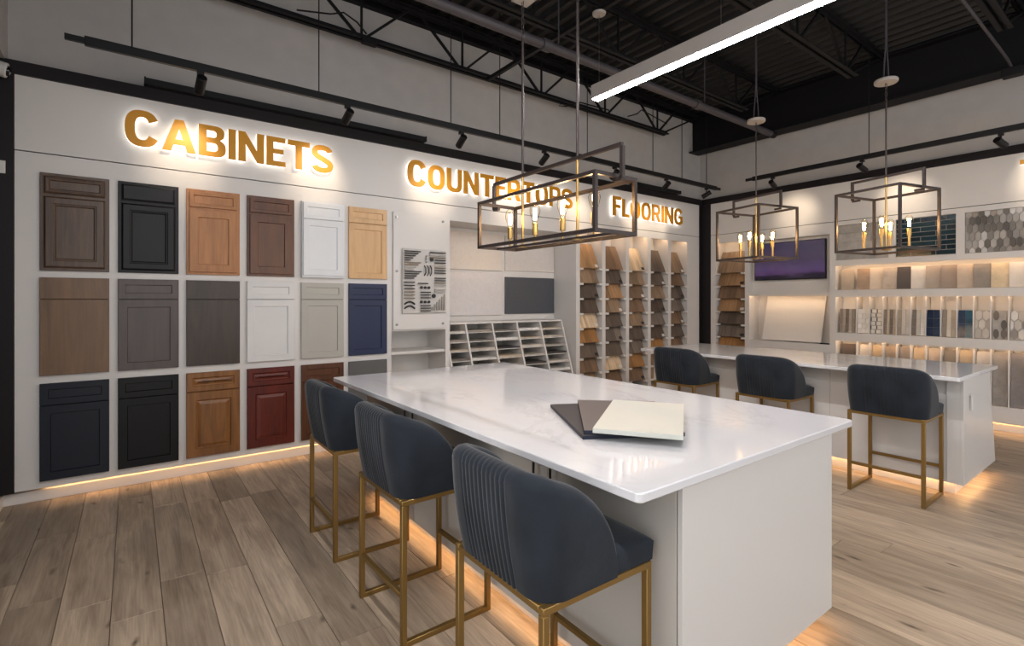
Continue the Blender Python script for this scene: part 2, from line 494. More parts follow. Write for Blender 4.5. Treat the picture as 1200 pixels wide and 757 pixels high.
b2 = MB().box(7.89, 7.95, -3.0, 5.10, 0, .083).build('baseboard_right', M['white'], bevel=.004); tag(b2, 'white plinth under the lit tile display wall', 'baseboard', kind='structure')
b3 = MB().box(-.752, -.738, 2.2, 5.1, 0, .09).build('baseboard_side', M['white'], bevel=.004); tag(b3, 'white baseboard of the black side wall', 'baseboard', kind='structure')
M['ledbase'] = emit('warm base light strip', (255, 200, 138), LED_FLOOR * .9)
MB().box(-.50, 7.7, 5.084, 5.099, .118, .126).build('led_strip', M['ledbase'], wallL)
MB().box(7.872, 7.887, -2.9, 4.8, .118, .126).build('led_strip', M['ledbase'], wallR)
# shelf light strips
for a, b in FC: MB().box(a + .02, b - .02, 5.070, 5.084, 2.484, 2.494).build('led_strip', M['ledshelf'], wallL)
MB().box(7.840, 7.854, 4.30, 4.77, 2.464, 2.474).build('led_strip', M['ledshelf'], wallR)
MB().box(7.840, 7.854, 3.07, 4.20, 1.573, 1.582).build('led_strip', M['ledshelf'], wallR)
for zt in (1.958, 1.528, .925):
    MB().box(7.840, 7.854, .57, 2.96, zt + .032, zt + .040).build('led_strip', M['ledshelf'], wallR)
# dividers of the tile rows
div = [2.741 - .1495 * k for k in range(0, 15)]
for z0, z1 in ((1.038, 1.56), (.285, .955)):
    for y in div:
        o = box('divider', M['white'], 7.86, 8.055, y - .006, y + .006, z0, z1, wallR)

# ceiling: corrugated deck, ribs along Y
mb = MB()
prof = []
x = -1.0; k = 0
while x < 8.3:
    prof += [(x, 4.64), (x + .025, 4.585), (x + .075, 4.585), (x + .10, 4.64)]
    x += .165
n = len(prof)
for y in (-3.0, 5.75):
    for px, pz in prof: mb.v.append((px, y, pz))
for i in range(n - 1): mb.f.append((i, i + 1, n + i + 1, n + i))
mb.box(-1.0, 8.4, -3.0, 5.75, 4.66, 4.70)
deck = mb.build('ceiling', M['deck']); tag(deck, 'black corrugated metal roof deck', 'ceiling', kind='structure')

t = box('trim_7', M['girder'], -.72, 7.9, 5.06, 5.13, 4.50, 4.66); tag(t, 'black ledger angle where the roof deck meets the cabinet wall', 'trim', kind='structure')
# steel girder
g = empty('steel_girder', (7.68, 1.0, 3.97), 'deep black steel girder over the tile display wall', 'girder')
MB().box(7.66, 7.70, -3.0, 5.12, 3.99, 4.54).build('web', M['girder'], g)
MB().box(7.55, 7.82, -3.0, 5.12, 3.97, 3.99).build('flange', M['girder'], g)
MB().box(7.55, 7.82, -3.0, 5.12, 4.53, 4.55).build('flange', M['girder'], g)

# joists
def make_joist():
    r = empty('roof_joist', (0, 0, 4.06), 'open-web steel roof joist', 'joist', 'roof joists', local=True)
    for s in (-1, 1):
        MB().box(-1.0, 6.68, s * .034 - .022, s * .034 + .022, 0, .012).box(-1.0, 6.68, s * .016 - .004, s * .016 + .004, 0, .05).build('bottom_chord', M['pipe' if 0 else 'steel'], r)
        MB().box(-1.0, 7.60, s * .034 - .022, s * .034 + .022, .478, .49).box(-1.0, 7.60, s * .016 - .004, s * .016 + .004, .44, .49).build('top_chord', M['steel'], r)
    bn = [6.46 - 1.16 * k for k in range(0, 7)]
    for b in bn:
        MB().bar((b - .04, 0, .03), (b - .52, 0, .46), .024, .024).build('web_bar', M['steel'], r)
        MB().bar((b + .04, 0, .03), (b + .50, 0, .46), .024, .024).build('web_bar', M['steel'], r)
        MB().bar((b, 0, .03), (b, 0, .46), .02, .02).build('web_bar', M['steel'], r)
    MB().bar((6.62, 0, .03), (7.45, 0, .42), .024, .024).build('web_bar', M['steel'], r)
    return r
j0 = make_joist()
jl = ['open-web steel roof joist in front of the grey wall above the cabinet signs', 'open-web steel roof joist beside the thick pipe', 'open-web steel roof joist crossing over the linear lamp', 'open-web steel roof joist nearest the bent conduit']
for i, y in enumerate((4.93, 3.66, 2.36, 1.08)):
    o = j0 if i == 0 else copy_tree(j0)
    o.location = (0, y, 4.06); o['label'] = jl[i]
# strut carrying the linear lamp, pipe, conduits
t = box('ceiling_strut', M['steel'], 3.28, 3.32, -1.5, 4.9, 4.015, 4.055); tag(t, 'thin black strut under the joists carrying the linear lamp', 'strut')
p = empty('sprinkler_pipe', (3, 3.45, 3.75), 'thick dark grey pipe running under the roof deck', 'pipe')
MB().cyl((-.7, 3.45, 3.75), (7.0, 3.45, 3.75), .042, 16).build('pipe', M['pipe'], p, smooth=40)
for x in (.6, 2.9, 5.2):
    MB().cyl((x, 3.45, 3.75), (x + .09, 3.45, 3.75), .055, 16).build('coupling', M['pipe'], p, smooth=40)
    MB().cyl((x + .2, 3.45, 3.79), (x + .2, 3.45, 4.6), .006, 8).build('hanger_rod', M['pipe'], p)
MB().cyl((6.96, 3.45, 3.75), (7.05, 3.45, 3.75), .05, 16).build('cap', M['steel'], p, smooth=40)
c = empty('conduit', (6.5, 1.15, 4.0), 'bent dark conduit dropping to a junction box on the girder', 'conduit')
MB().tube([(2, 1.18, 4.03), (6.3, 1.18, 4.03), (6.9, 1.18, 4.03), (7.3, 1.17, 4.0), (7.48, 1.16, 3.95), (7.5, 1.16, 3.9)], .014, 8).build('tube', M['pipe'], c, smooth=50)
MB().box(7.44, 7.56, 1.08, 1.24, 3.86, 3.95).build('junction_box', M['steel'], c, bevel=.006)
c = empty('cable_run', (2.2, 4.9, 4.1), 'black cable and box clipped to the joist above the cabinet signs', 'cable')
MB().tube([(1.2, 4.88, 4.12), (1.5, 4.87, 4.18), (1.62, 4.86, 4.23), (1.75, 4.86, 4.18), (1.85, 4.87, 4.10)], .008).build('cable', M['steel'], c, smooth=50)
MB().box(1.80, 1.95, 4.85, 4.9, 4.0, 4.06).build('junction_box', M['steel'], c, bevel=.005)
c = empty('cable_run', (4.6, 4.9, 4.0), 'looped black cable on the joist behind the linear lamp end', 'cable')
MB().tube([(6.6, 4.86, 4.2), (6.0, 4.86, 4.28), (5.9, 4.86, 4.2), (5.7, 4.86, 4.12)], .008).build('cable', M['steel'], c, smooth=50)
MB().tube([(4.45, 4.86, 4.06), (4.38, 4.86, 3.97), (4.5, 4.86, 3.99), (4.75, 4.86, 4.10), (5.3, 4.86, 4.12)], .009).build('cable', M['steel'], c, smooth=50)

# ------------------------------------------------------------------ linear lamps
def linear_lamp(x, y0, y1, label):
    r = empty('linear_lamp', (x, (y0 + y1) / 2, 3.26), label, 'lamp')
    MB().box(x - .042, x + .042, y0, y1, 3.266, 3.385).build('housing', M['barbody'], r, bevel=.003)
    MB().box(x - .033, x + .033, y0 + .01, y1 - .01, 3.258, 3.27).build('diffuser', M['barlit'], r)
    for y in (y1 - .06, (y0 + y1) / 2):
        MB().cyl((x, y, 3.385), (x, y, 4.02), .0022, 6).build('cable', M['chrome'], r)
        MB().lathe([(0, 0), (.055, 0), (.06, .008), (.06, .018), (0, .018)], (x, y, 3.998), 20).build('canopy', M['canopy'], r, smooth=40)
    return r
linear_lamp(3.30, .76, 3.20, 'long linear pendant lamp with a glowing underside below the roof')
linear_lamp(0.35, -.3, 2.14, 'added unseen linear lamp over the aisle before the door samples')  # added out of view to brighten the near floor and door wall

# ------------------------------------------------------------------ track rails and heads
def rail(name_label, pts, rods, axis):
    r = empty('track_rail', pts[0], name_label, 'light track')
    (x0, y0, z0), (x1, y1, z1) = pts
    MB().bar(pts[0], pts[1], .036, .06).build('rail', M['track'], r, bevel=.003)
    d = (Vector(pts[1]) - Vector(pts[0])).normalized()
    for e, s in ((Vector(pts[0]), -1), (Vector(pts[1]), 1)):
        MB().bar(e + d * s * .10, e, .026, .036).build('end_connector', M['track'], r)
    for q in rods:
        a = (q, y0, z0) if axis == 0 else (x0, q, z0)
        MB().cyl((a[0], a[1], z0 + .03), (a[0], a[1], 4.6), .005, 8).build('suspension_rod', M['track'], r)
    return r
TZ = 3.19
rail('long black light track hanging before the cabinet and flooring signs', ((-.25, 4.37, TZ), (7.15, 4.37, TZ)), (0.0, 1.25, 2.51, 3.10, 4.39, 5.63, 6.28, 6.89), 0)
rail('black light track hanging before the tile display wall', ((7.0, -2.2, TZ), (7.0, 3.72, TZ)), (2.31, -.2), 1)

def track_head(pos, target, label, group):
    r = empty('track_spotlight', pos, label, 'spotlight', group)
    x, y, z = pos
    MB().box(x - .022, x + .022, y - .022, y + .022, z - .055, z - .03).build('adapter', M['track'], r, bevel=.003)
    MB().cyl((x, y, z - .09), (x, y, z - .055), .008, 10).build('stem', M['track'], r)
    c = Vector((x, y, z - .125)); d = (Vector(target) - c).normalized()
    MB().cyl(c - d * .07, c + d * .07, .034, 20).build('head', M['track'], r, smooth=40, bevel=.004)
    MB().cyl(c + d * .071, c + d * .073, .026, 16).build('lens', M['canopy'], r)
    l = bpy.data.lights.new('spot_lamp', 'SPOT'); l.energy = SPOT_W; l.color = (1, .80, .58)
    l.spot_size = R(58); l.spot_blend = 1.0; l.shadow_soft_size = .03
    lo = bpy.data.objects.new('spot_lamp', l); col.objects.link(lo); lo.parent = r
    lo.location = (c + d * .078) - Vector(pos)
    lo.rotation_euler = d.to_track_quat('-Z', 'Y').to_euler()
    return r
desc = ['over the letter B of the CABINETS sign', 'over the gap after the CABINETS sign', 'over the first letters of the COUNTERTOPS sign', 'over the middle of the COUNTERTOPS sign', 'over the end of the COUNTERTOPS sign', 'over the FLOORING sign', 'at the track end by the corner post']
for i, (x, tx) in enumerate(zip((.404, 1.49, 2.63, 3.71, 4.87, 5.92, 6.89), (.35, 1.42, 2.65, 3.75, 4.9, 6.1, 6.6))):
    track_head((x, 4.37, TZ), (tx, 5.05, 2.66), 'black track spotlight ' + desc[i], 'track spotlights')
for y, ty, d in ((3.44, 3.5, 'nearest the corner on the track before the tile wall'), (2.38, 2.2, 'before the teal tile panel on the tile wall track'), (1.166, .9, 'before the hexagon tile panel on the tile wall track'), (-.1, -.2, 'on the tile wall track beyond the hexagon panel')):
    track_head((7.0, y, TZ), (7.82, ty, 2.74), 'black track spotlight ' + d, 'track spotlights')
for x0, x1, lb in ((.083, 2.545, 'black channel on top of the band above the CABINETS sign'), (6.0, 7.1, 'short black channel on top of the band above the FLOORING sign')):
    r = empty('light_channel', ((x0 + x1) / 2, 4.99, 3.196), lb, 'channel', 'channels on the top band')
    MB().box(x0, x1, 4.96, 4.975, 3.196, 3.245).box(x0, x1, 5.06, 5.075, 3.196, 3.245).box(x0, x1, 4.975, 5.06, 3.196, 3.206).build('trough', M['track'], r)
    for x in (x0, x1): MB().box(x - .006, x + .006, 4.955, 5.08, 3.196, 3.25).build('end_cap', M['track'], r)

# ------------------------------------------------------------------ sign letters
def ell(cx, cy, rx, ry, a0, a1, n=18, ex=2.5):
    o = []
    for i in range(n + 1):
        a = R(a0 + (a1 - a0) * i / n); c, s = math.cos(a), math.sin(a)
        o.append((cx + rx * math.copysign(abs(c) ** (2 / ex), c), cy + ry * math.copysign(abs(s) ** (2 / ex), s)))
    return o
def stroke(pts, t):
    Lf, Rt = [], []
    for i, p in enumerate(pts):
        a = pts[max(i - 1, 0)]; b = pts[min(i + 1, len(pts) - 1)]
        d = Vector((b[0] - a[0], b[1] - a[1])).normalized(); nrm = Vector((-d.y, d.x)) * t / 2
        Lf.append((p[0] + nrm.x, p[1] + nrm.y)); Rt.append((p[0] - nrm.x, p[1] - nrm.y))
    return Lf + Rt[::-1]
def bowl(x0, x1, y0, y1, rev=False):
    rx = min(x1 - x0, .26)
    p = [(x0, y1)] + ell(x1 - rx, (y0 + y1) / 2, rx, (y1 - y0) / 2, 90, -90, 14, 2.6) + [(x0, y0)]
    return p
GL = {}
GL['C'] = (.74, [ell(.37, .5, .37, .51, 28, 332, 30) + ell(.37, .5, .155, .325, 332, 28, 30)])
GL['O'] = (.76, [ell(.38, .5, .38, .51, 0, 350, 34), ell(.38, .5, .165, .33, 0, 350, 34)])
GL['G'] = (.75, [ell(.37, .5, .37, .51, 28, 300, 28) + [(.74, .12), (.74, .54), (.38, .54), (.38, .38), (.53, .38), (.53, .21)] + ell(.37, .5, .16, .325, 300, 28, 28)])
GL['U'] = (.72, [[(0, 1), (0, .34)] + ell(.36, .34, .36, .35, 180, 360, 18) + [(.72, 1), (.51, 1), (.51, .34)] + ell(.36, .34, .15, .17, 360, 180, 14) + [(.21, 1)]])
GL['N'] = (.74, [[(0, 0), (0, 1), (.20, 1), (.53, .40), (.53, 1), (.74, 1), (.74, 0), (.54, 0), (.21, .60), (.21, 0)]])
GL['T'] = (.70, [[(0, 1), (.70, 1), (.70, .82), (.455, .82), (.455, 0), (.245, 0), (.245, .82), (0, .82)]])
GL['E'] = (.58, [[(0, 0), (0, 1), (.57, 1), (.57, .83), (.21, .83), (.21, .59), (.52, .59), (.52, .43), (.21, .43), (.21, .17), (.58, .17), (.58, 0)]])
GL['F'] = (.56, [[(0, 0), (0, 1), (.56, 1), (.56, .83), (.21, .83), (.21, .57), (.51, .57), (.51, .41), (.21, .41), (.21, 0)]])
GL['L'] = (.54, [[(0, 0), (0, 1), (.21, 1), (.21, .17), (.54, .17), (.54, 0)]])
GL['I'] = (.21, [[(0, 0), (0, 1), (.21, 1), (.21, 0)]])
GL['A'] = (.84, [[(0, 0), (.31, 1), (.53, 1), (.84, 0), (.62, 0), (.56, .21), (.28, .21), (.22, 0)], [(.33, .38), (.51, .38), (.42, .70)]])
GL['B'] = (.72, [[(0, 0), (0, 1), (.36, 1)] + ell(.42, .765, .26, .235, 80, -60, 12) + ell(.44, .275, .28, .275, 60, -90, 14) + [(.2, 0)],
                 [(.21, .84), (.36, .84)] + ell(.36, .725, .11, .115, 90, -90, 10) + [(.21, .61)], [(.21, .44), (.38, .44)] + ell(.38, .30, .12, .14, 90, -90, 10) + [(.21, .16)]])
GL['P'] = (.70, [[(0, 0), (0, 1), (.38, 1)] + ell(.40, .68, .30, .32, 90, -90, 16) + [(.21, .36), (.21, 0)], [(.21, .83), (.37, .83)] + ell(.37, .68, .13, .15, 90, -90, 10) + [(.21, .53)]])
GL['R'] = (.74, [[(0, 0), (0, 1), (.38, 1)] + ell(.40, .69, .30, .31, 90, -50, 14) + [(.52, .42), (.74, .02), (.74, 0), (.52, 0), (.33, .38), (.21, .38), (.21, 0)], [(.21, .83), (.37, .83)] + ell(.37, .69, .13, .14, 90, -90, 10) + [(.21, .55)]])
sp_ = ell(.35, .735, .255, .175, 10, 215, 14, 2.2) + [(.17, .60), (.30, .53), (.42, .47), (.56, .39)] + ell(.36, .265, .26, .175, 25, -170, 14, 2.2)
GL['S'] = (.70, [stroke(sp_, .19)])

dg = None
def letter_mesh(ch, h, depth, m, grow=0):
    cu = bpy.data.curves.new('glyph', 'CURVE'); cu.dimensions = '2D'; cu.fill_mode = 'BOTH'
    cu.extrude = depth / 2; cu.offset = grow
    for cont in GL[ch][1]:
        s = cu.splines.new('POLY'); s.points.add(len(cont) - 1); s.use_cyclic_u = True
        for i, p in enumerate(cont): s.points[i].co = (p[0] * h, p[1] * h, 0, 1)
    o = bpy.data.objects.new('glyph', cu); col.objects.link(o)
    d = bpy.context.evaluated_depsgraph_get()
    me = bpy.data.meshes.new_from_object(o.evaluated_get(d))
    bpy.data.objects.remove(o); bpy.data.curves.remove(cu)
    me.materials.clear(); me.materials.append(m)
    return me
GM = {}
def sign(text, u0, u1, zb, h, label, wall='L', big=1.08):
    # letter widths fitted to the span u0..u1
    W = [GL[c][0] * h * (big if i == 0 else 1) for i, c in enumerate(text)]
    gap = .018
    sx = (u1 - u0 - gap * (len(text) - 1)) / sum(W) if u1 else 1
    root = empty('illuminated_sign', (u0, YP, zb) if wall == 'L' else (XP, u0, zb), label, 'sign', 'gold backlit signs')
    u = u0
    for i, c in enumerate(text):
        hh = h * (big if i == 0 else 1)
        for nme, m, dpt, off in (('letter', M['goldface'], .010, .047), ('letter_body', M['halo'], .028, .026)):
            k = (c, round(hh, 3), nme)
            if k not in GM: GM[k] = letter_mesh(c, hh, dpt, m)
            o = bpy.data.objects.new(nme, GM[k]); col.objects.link(o)
            if nme == 'letter':
                o.parent = root
                if wall == 'L':
                    o.rotation_euler = (R(90), 0, 0); o.location = Vector((u, YP - off, zb)) - wl(root)
                else:
                    o.rotation_euler = (R(90), 0, R(-90)); o.location = Vector((XP - off, u, zb)) - wl(root)
                o.scale = (sx, 1, 1); lt = o
            else:
                o.parent = lt; o.location = (0, 0, -.021)
        u += (W[i] * sx + gap) * (1 if wall == 'L' else -1)
    return root
sign('CABINETS', -.047, 1.56, 2.705, .262, 'gold backlit letters spelling CABINETS above the door samples')
sign('COUNTERTOPS', 2.344, 4.745, 2.705, .262, 'gold backlit letters spelling COUNTERTOPS above the stone slabs')
sign('FLOORING', 5.535, 7.207, 2.705, .262, 'gold backlit letters spelling FLOORING above the flooring rack')
sign('T', 1.143, None, 2.73, .262, 'gold backlit letter starting a sign above the hexagon tile panel', wall='R')

# ------------------------------------------------------------------ cabinet door samples
def rect_rings(mb, x0, x1, z0, z1, prof, y0, cap=True):
    """concentric rectangles: prof = [(inset, depth towards the viewer)...]; front plane at y0 - depth"""
    k = len(mb.v)
    for ins, d in prof:
        mb.v += [(x0 + ins, y0 - d, z0 + ins), (x1 - ins, y0 - d, z0 + ins), (x1 - ins, y0 - d, z1 - ins), (x0 + ins, y0 - d, z1 - ins)]
    for i in range(len(prof) - 1):
        a = k + 4 * i; b = a + 4
        for j in range(4):
            q = (j + 1) % 4
            mb.f.append((a + j, a + q, b + q, b + j))
    if cap:
        a = k + 4 * (len(prof) - 1)
        mb.f.append((a, a + 1, a + 2, a + 3))
    return mb
def front(nm_, x0, x1, z0, z1, y0, style, th, m, color, parent, fr):
    """one drawer front or door; style: slab, shaker, raised, bead"""
    def add(name, prof, cap, par):
        mb = rect_rings(MB(), x0, x1, z0, z1, prof, y0, cap)
        o = mb.build(name, m, par, recalc=False); o.color = color; return o
    if style == 'slab':
        return add(nm_, [(0, 0), (0, th - .002), (.002, th)], True, parent)
    if style == 'shaker':
        o = add(nm_, [(0, 0), (0, th - .002), (.002, th), (fr, th), (fr + .004, th - .011)], False, parent)
        add('panel', [(fr + .004, th - .011), (fr + .006, th - .011)], True, o)
    elif style == 'bead':
        o = add(nm_, [(0, 0), (0, th - .010), (.012, th), (fr - .012, th), (fr - .006, th - .004), (fr, th - .004), (fr + .008, th - .012)], False, parent)
        add('panel', [(fr + .008, th - .012), (fr + .010, th - .012)], True, o)
    elif style == 'routed':
        return add(nm_, [(0, 0), (0, th - .010), (.006, th - .008), (.014, th), (.016, th)], True, parent)
    elif style == 'raised':
        o = add(nm_, [(0, 0), (0, th - .004), (.004, th), (fr - .008, th), (fr, th - .009), (fr + .006, th - .010)], False, parent)
        add('panel', [(fr + .006, th - .010), (fr + .030, th - .002), (fr + .034, th - .002)], True, o)
    return o
CX = [-.539, -.088, .363, .818, 1.277, 1.728]
ROWS = [(1.70, 2.418), (.93, 1.65), (.16, .871)]
def woodm(l, d): return wood('door wood', l, d, axis=2, rough=.38, contrast=.6)
P_ = M['paint']
doors = [
 # row, col, frame?, drawer style, door style, material, colour, label
 (0, 0, 1, 'bead', 'bead', woodm((104, 80, 62), (66, 49, 39)), None, 'brown-grey stained cabinet door sample with a beaded recessed panel'),
 (0, 1, 1, 'routed', 'bead', P_, (20, 20, 22), 'black cabinet door sample with a beaded panel beside the brown-grey one'),
 (0, 2, 1, 'shaker', 'shaker', woodm((190, 130, 72), (152, 96, 48)), None, 'honey maple shaker cabinet door sample on a face frame'),
 (0, 3, 1, 'shaker', 'shaker', woodm((112, 68, 40), (70, 40, 25)), None, 'medium brown shaker cabinet door sample with warm grain'),
 (0, 4, 2, 'shaker', 'shaker', P_, (226, 228, 230), 'bright white shaker cabinet door sample on a thick white block'),
 (0, 5, 0, 'shaker', 'shaker', woodm((222, 182, 130), (196, 152, 102)), None, 'pale natural maple shaker cabinet door sample'),
 (1, 0, 0, 'slab', 'slab', woodm((132, 100, 70), (98, 74, 54)), None, 'tan wood flat slab cabinet door sample'),
 (1, 1, 0, 'shaker', 'shaker', woodm((90, 78, 74), (72, 62, 60)), None, 'taupe-grey stained shaker cabinet door sample'),
 (1, 2, 0, 'slab', 'slab', woodm((70, 54, 41), (45, 35, 28)), None, 'dark espresso flat slab cabinet door sample'),
 (1, 3, 0, 'shaker', 'shaker', P_, (218, 216, 214), 'soft white shaker cabinet door sample under the medium brown one'),
 (1, 4, 0, 'shaker', 'shaker', P_, (178, 175, 166), 'light greige shaker cabinet door sample'),
 (1, 5, 0, 'shaker', 'shaker', P_, (42, 50, 78), 'navy blue shaker cabinet door sample under the pale maple one'),
 (2, 0, 0, 'shaker', 'shaker', P_, (27, 31, 41), 'midnight blue shaker cabinet door sample in the bottom row'),
 (2, 1, 0, 'shaker', 'shaker', P_, (9, 9, 10), 'jet black shaker cabinet door sample in the bottom row'),
 (2, 2, 0, 'raised', 'raised', woodm((150, 100, 50), (104, 64, 30)), None, 'caramel brown raised-panel cabinet door sample'),
 (2, 3, 0, 'raised', 'raised', woodm((108, 36, 22), (68, 21, 14)), None, 'cherry red raised-panel cabinet door sample'),
 (2, 4, 0, 'shaker', 'shaker', woodm((104, 62, 36), (66, 38, 24)), None, 'walnut brown cabinet door sample behind the bar stool backs'),
 (2, 5, 0, 'slab', 'slab', P_, (98, 97, 95), 'plain mid-grey cabinet door sample beside the island top'),
]
for row, cl, fm, ds, st, m, colr, lb in doors:
    x0 = CX[cl]; x1 = x0 + .398; z0, z1 = ROWS[row]
    c4 = lin(colr) if colr else (1, 1, 1, 1)
    r = empty('cabinet_door_sample', ((x0 + x1) / 2, YP, z0), lb, 'cabinet door', 'cabinet door samples on the wall')
    if fm == 1:
        o = MB().box(x0, x1, YP - .019, YP, z0, z1).build('face_frame', m, r, bevel=.002); o.color = c4
        front('drawer_front', x0 + .022, x1 - .024, z1 - .150, z1 - .022, YP - .019, ds, .019, m, c4, r, .028)
        front('door', x0 + .022, x1 - .024, z0 + .022, z1 - .172, YP - .019, st, .019, m, c4, r, .062)
    else:
        y0 = YP
        if fm == 2:
            o = MB().box(x0, x1, YP - .05, YP, z0, z1).build('backing_block', m, r); o.color = c4; y0 = YP - .05
            front('drawer_front', x0 + .008, x1 - .016, z1 - .165, z1 - .012, y0, ds, .019, m, c4, r, .04)
            front('door', x0 + .008, x1 - .016, z0 + .018, z1 - .173, y0, st, .019, m, c4, r, .058)
        else:
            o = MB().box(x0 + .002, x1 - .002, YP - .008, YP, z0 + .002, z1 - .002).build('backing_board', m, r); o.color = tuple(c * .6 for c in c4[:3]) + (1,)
            front('drawer_front', x0, x1, z1 - .158, z1, YP - .008, ds, .02, m, c4, r, .045 if ds == 'shaker' else .05)
            front('door', x0, x1, z0, z1 - .164, YP - .008, st, .02, m, c4, r, .058 if st == 'shaker' else .075)

# ------------------------------------------------------------------ hardware panel and open shelf
r = empty('acrylic_panel', (2.508, YP, 1.175), 'white panel fixed with metal standoffs behind the hardware board', 'panel')
box('panel', M['white'], 2.196, 2.822, YP - .022, YP - .012, 1.172, 2.415, r, bevel=.002)
for x in (2.235, 2.785):
    for z in (1.225, 1.79, 2.36):
        MB().cyl((x, YP, z), (x, YP - .034, z), .013, 14).build('standoff', M['chrome'], r, smooth=40)
r = empty('hardware_board', (2.54, YP - .022, 1.345), 'grey sample board covered with cabinet pulls and knobs', 'display board')
box('board', M['grey'], 2.29, 2.812, YP - .048, YP - .036, 1.345, 2.035, r, bevel=.002)
yb = YP - .048
def pull(x0, x1, z, m, dz=0):
    o = MB().bar((x0, yb - .022, z), (x1, yb - .022, z + dz), .012, .011).cyl((x0 + .012, yb, z), (x0 + .012, yb - .022, z), .004, 8).cyl((x1 - .012, yb, z + dz), (x1 - .012, yb - .022, z + dz), .004, 8)
    o.build('pull', m, r)
def knob(x, z, m, rr=.015):
    MB().cyl((x, yb, z), (x, yb - .012, z), .006, 10).cyl((x, yb - .012, z), (x, yb - .026, z), rr, 14).build('knob', m, r, smooth=40)
M['bz'] = plain('satin bronze', (120, 104, 84), .4, metal=.6)
ms = [M['darkmetal'], M['ink'], M['bz'], M['chrome']]
for i in range(5): pull(2.305, 2.49 - .03 * i, 2.005 - .024 * i, ms[i % 2])
for i in range(4): pull(2.305, 2.49 - .028 * i, 1.885 - .024 * i, M['bz'] if i < 2 else M['chrome'])
for i in range(4): pull(2.305, 2.50 - .03 * i, 1.79 - .024 * i, M['ink'])
for i in range(9): pull(2.60 - (0 if i < 3 else -.06), 2.795, 2.005 - .028 * i, ms[(i * 3) % 4])
for i in range(4): pull(2.66, 2.795, 1.725 - .026 * i, ms[i % 4])
for i in range(6): pull(2.30, 2.42, 1.675 - .034 * i, M['darkmetal'] if i < 3 else M['bz'])
for i in range(2):
    for k in range(3): knob(2.50 + .045 * k, 1.62 - .155 * i, M['ink'])
for i in range(3): pull(2.49, 2.61, 1.57 - .03 * i, M['ink'])
for i in range(3): pull(2.49, 2.61, 1.425 - .028 * i, M['darkmetal'])
knob(2.625, 1.925, M['ink'], .02); knob(2.65, 1.53, M['ink'], .022)
pull(2.46, 2.58, 1.665, M['ink']); pull(2.66, 2.79, 1.60, M['chrome']); pull(2.66, 2.78, 1.575, M['chrome'])
for k in range(3):
    MB().tube([(2.545 + .035 * k, yb, 1.86), (2.548 + .035 * k, yb - .026, 1.83), (2.548 + .035 * k, yb - .026, 1.78), (2.545 + .035 * k, yb, 1.75)], .006).build('pull', M['darkmetal'], r, smooth=60)
for k in range(3): knob(2.565, 1.96 - .03 * k, M['chrome'], .012)
for k in range(6):
    MB().bar((2.63 + .03 * k, yb - .02, 1.372), (2.63 + .03 * k, yb - .02, 1.41 + .028 * k), .011, .01).cyl((2.63 + .03 * k, yb, 1.385), (2.63 + .03 * k, yb - .02, 1.385), .004, 8).build('pull', M['chrome'], r)
for k in range(2):
    o = [(2.305 + .12 * i / 8, yb - .015, 1.395 + .028 * math.sin(PI * i / 8) + .045 * k) for i in range(9)]
    MB().tube(o, .009).build('cup_pull', M['darkmetal' if k else 'ink'], r, smooth=60)
box('shelf_board', M['white'], 2.19, 2.828, YP + .01, YP + .41, .905, .935, wallL, bevel=.002)
box('shelf_board', M['white'], 2.19, 2.828, YP + .01, YP + .41, .60, .63, wallL, bevel=.002)

# ------------------------------------------------------------------ stone slabs in the niche
yb = YP + .46
for x0, x1, z0, z1, th, rgb, lb in ((2.93, 3.93, 1.87, 2.345, .03, (216, 206, 196), 'speckled cream stone slab, upper slab by the hardware panel'),
                                    (3.985, 4.845, 1.88, 2.345, .02, (212, 204, 198), 'pale beige stone slab above the charcoal slab'),
                                    (2.93, 3.945, 1.29, 1.84, .03, (214, 208, 206), 'plain off-white stone slab under the speckled cream slab'),
                                    (3.985, 4.845, 1.30, 1.795, .025, (76, 78, 84), 'charcoal grey stone slab hung over the sample rack')):
    o = box('stone_slab', M['slab'], x0, x1, yb - th, yb - .001, z0, z1, bevel=.003)
    o.color = lin(rgb); tag(o, lb, 'stone slab', 'stone slabs in the niche')
# sloped sample rack: cheeks slope forward towards the floor
r = empty('countertop_sample_rack', (3.8, 5.1, .12), 'white sloping rack with five bays of countertop samples', 'rack')
def rack_y(z): return 5.17 - (1.205 - z) * .324
UX = [2.895, 3.17, 3.552, 3.934, 4.316, 4.70]
for x in UX:
    MB().prism([(rack_y(1.205), 1.205), (5.50, 1.205), (5.50, .12), (rack_y(.12), .12)], 0, x - .011, x + .011).build('cheek', M['white'], r)
MB().box(UX[0], UX[-1], 5.17, 5.50, 1.20, 1.222).build('top_board', M['white'], r)
MB().box(UX[0], UX[-1], 5.485, 5.50, .12, 1.2).build('back_board', M['cabshade'], r)
stone = [((208, 200, 190), 'cream'), ((188, 178, 166), 'beige'), ((222, 220, 216), 'white'), ((150, 140, 130), 'taupe'), ((70, 66, 64), 'charcoal'), ((196, 180, 160), 'sand'), ((120, 112, 104), 'grey')]
bayn = ['bay beside the hardware panel', 'second bay', 'middle bay', 'fourth bay', 'end bay']
for b in range(5):
    for i in range(8):
        z = 1.10 - .106 * i
        MB().box(UX[b] + .011, UX[b + 1] - .011, rack_y(z) + .006, 5.485, z - .008, z).build('shelf', M['white'], r)
        if i > 6: continue
        rgb, cn = stone[(b * 3 + i * 2 + (i * i) % 3) % 7]
        o = box('countertop_sample', M['tileveined'], UX[b] + .022, UX[b + 1] - .022, rack_y(z) + .012, rack_y(z) + .26, z + .0005, z + .0005 + .018 + .008 * ((b + i) % 2), bevel=.002)
        o.color = lin(rgb)
        tag(o, '%s countertop sample, %s shelf down, %s of sloping rack' % (cn, ORD[i], bayn[b]), 'stone sample', 'countertop samples in the rack')

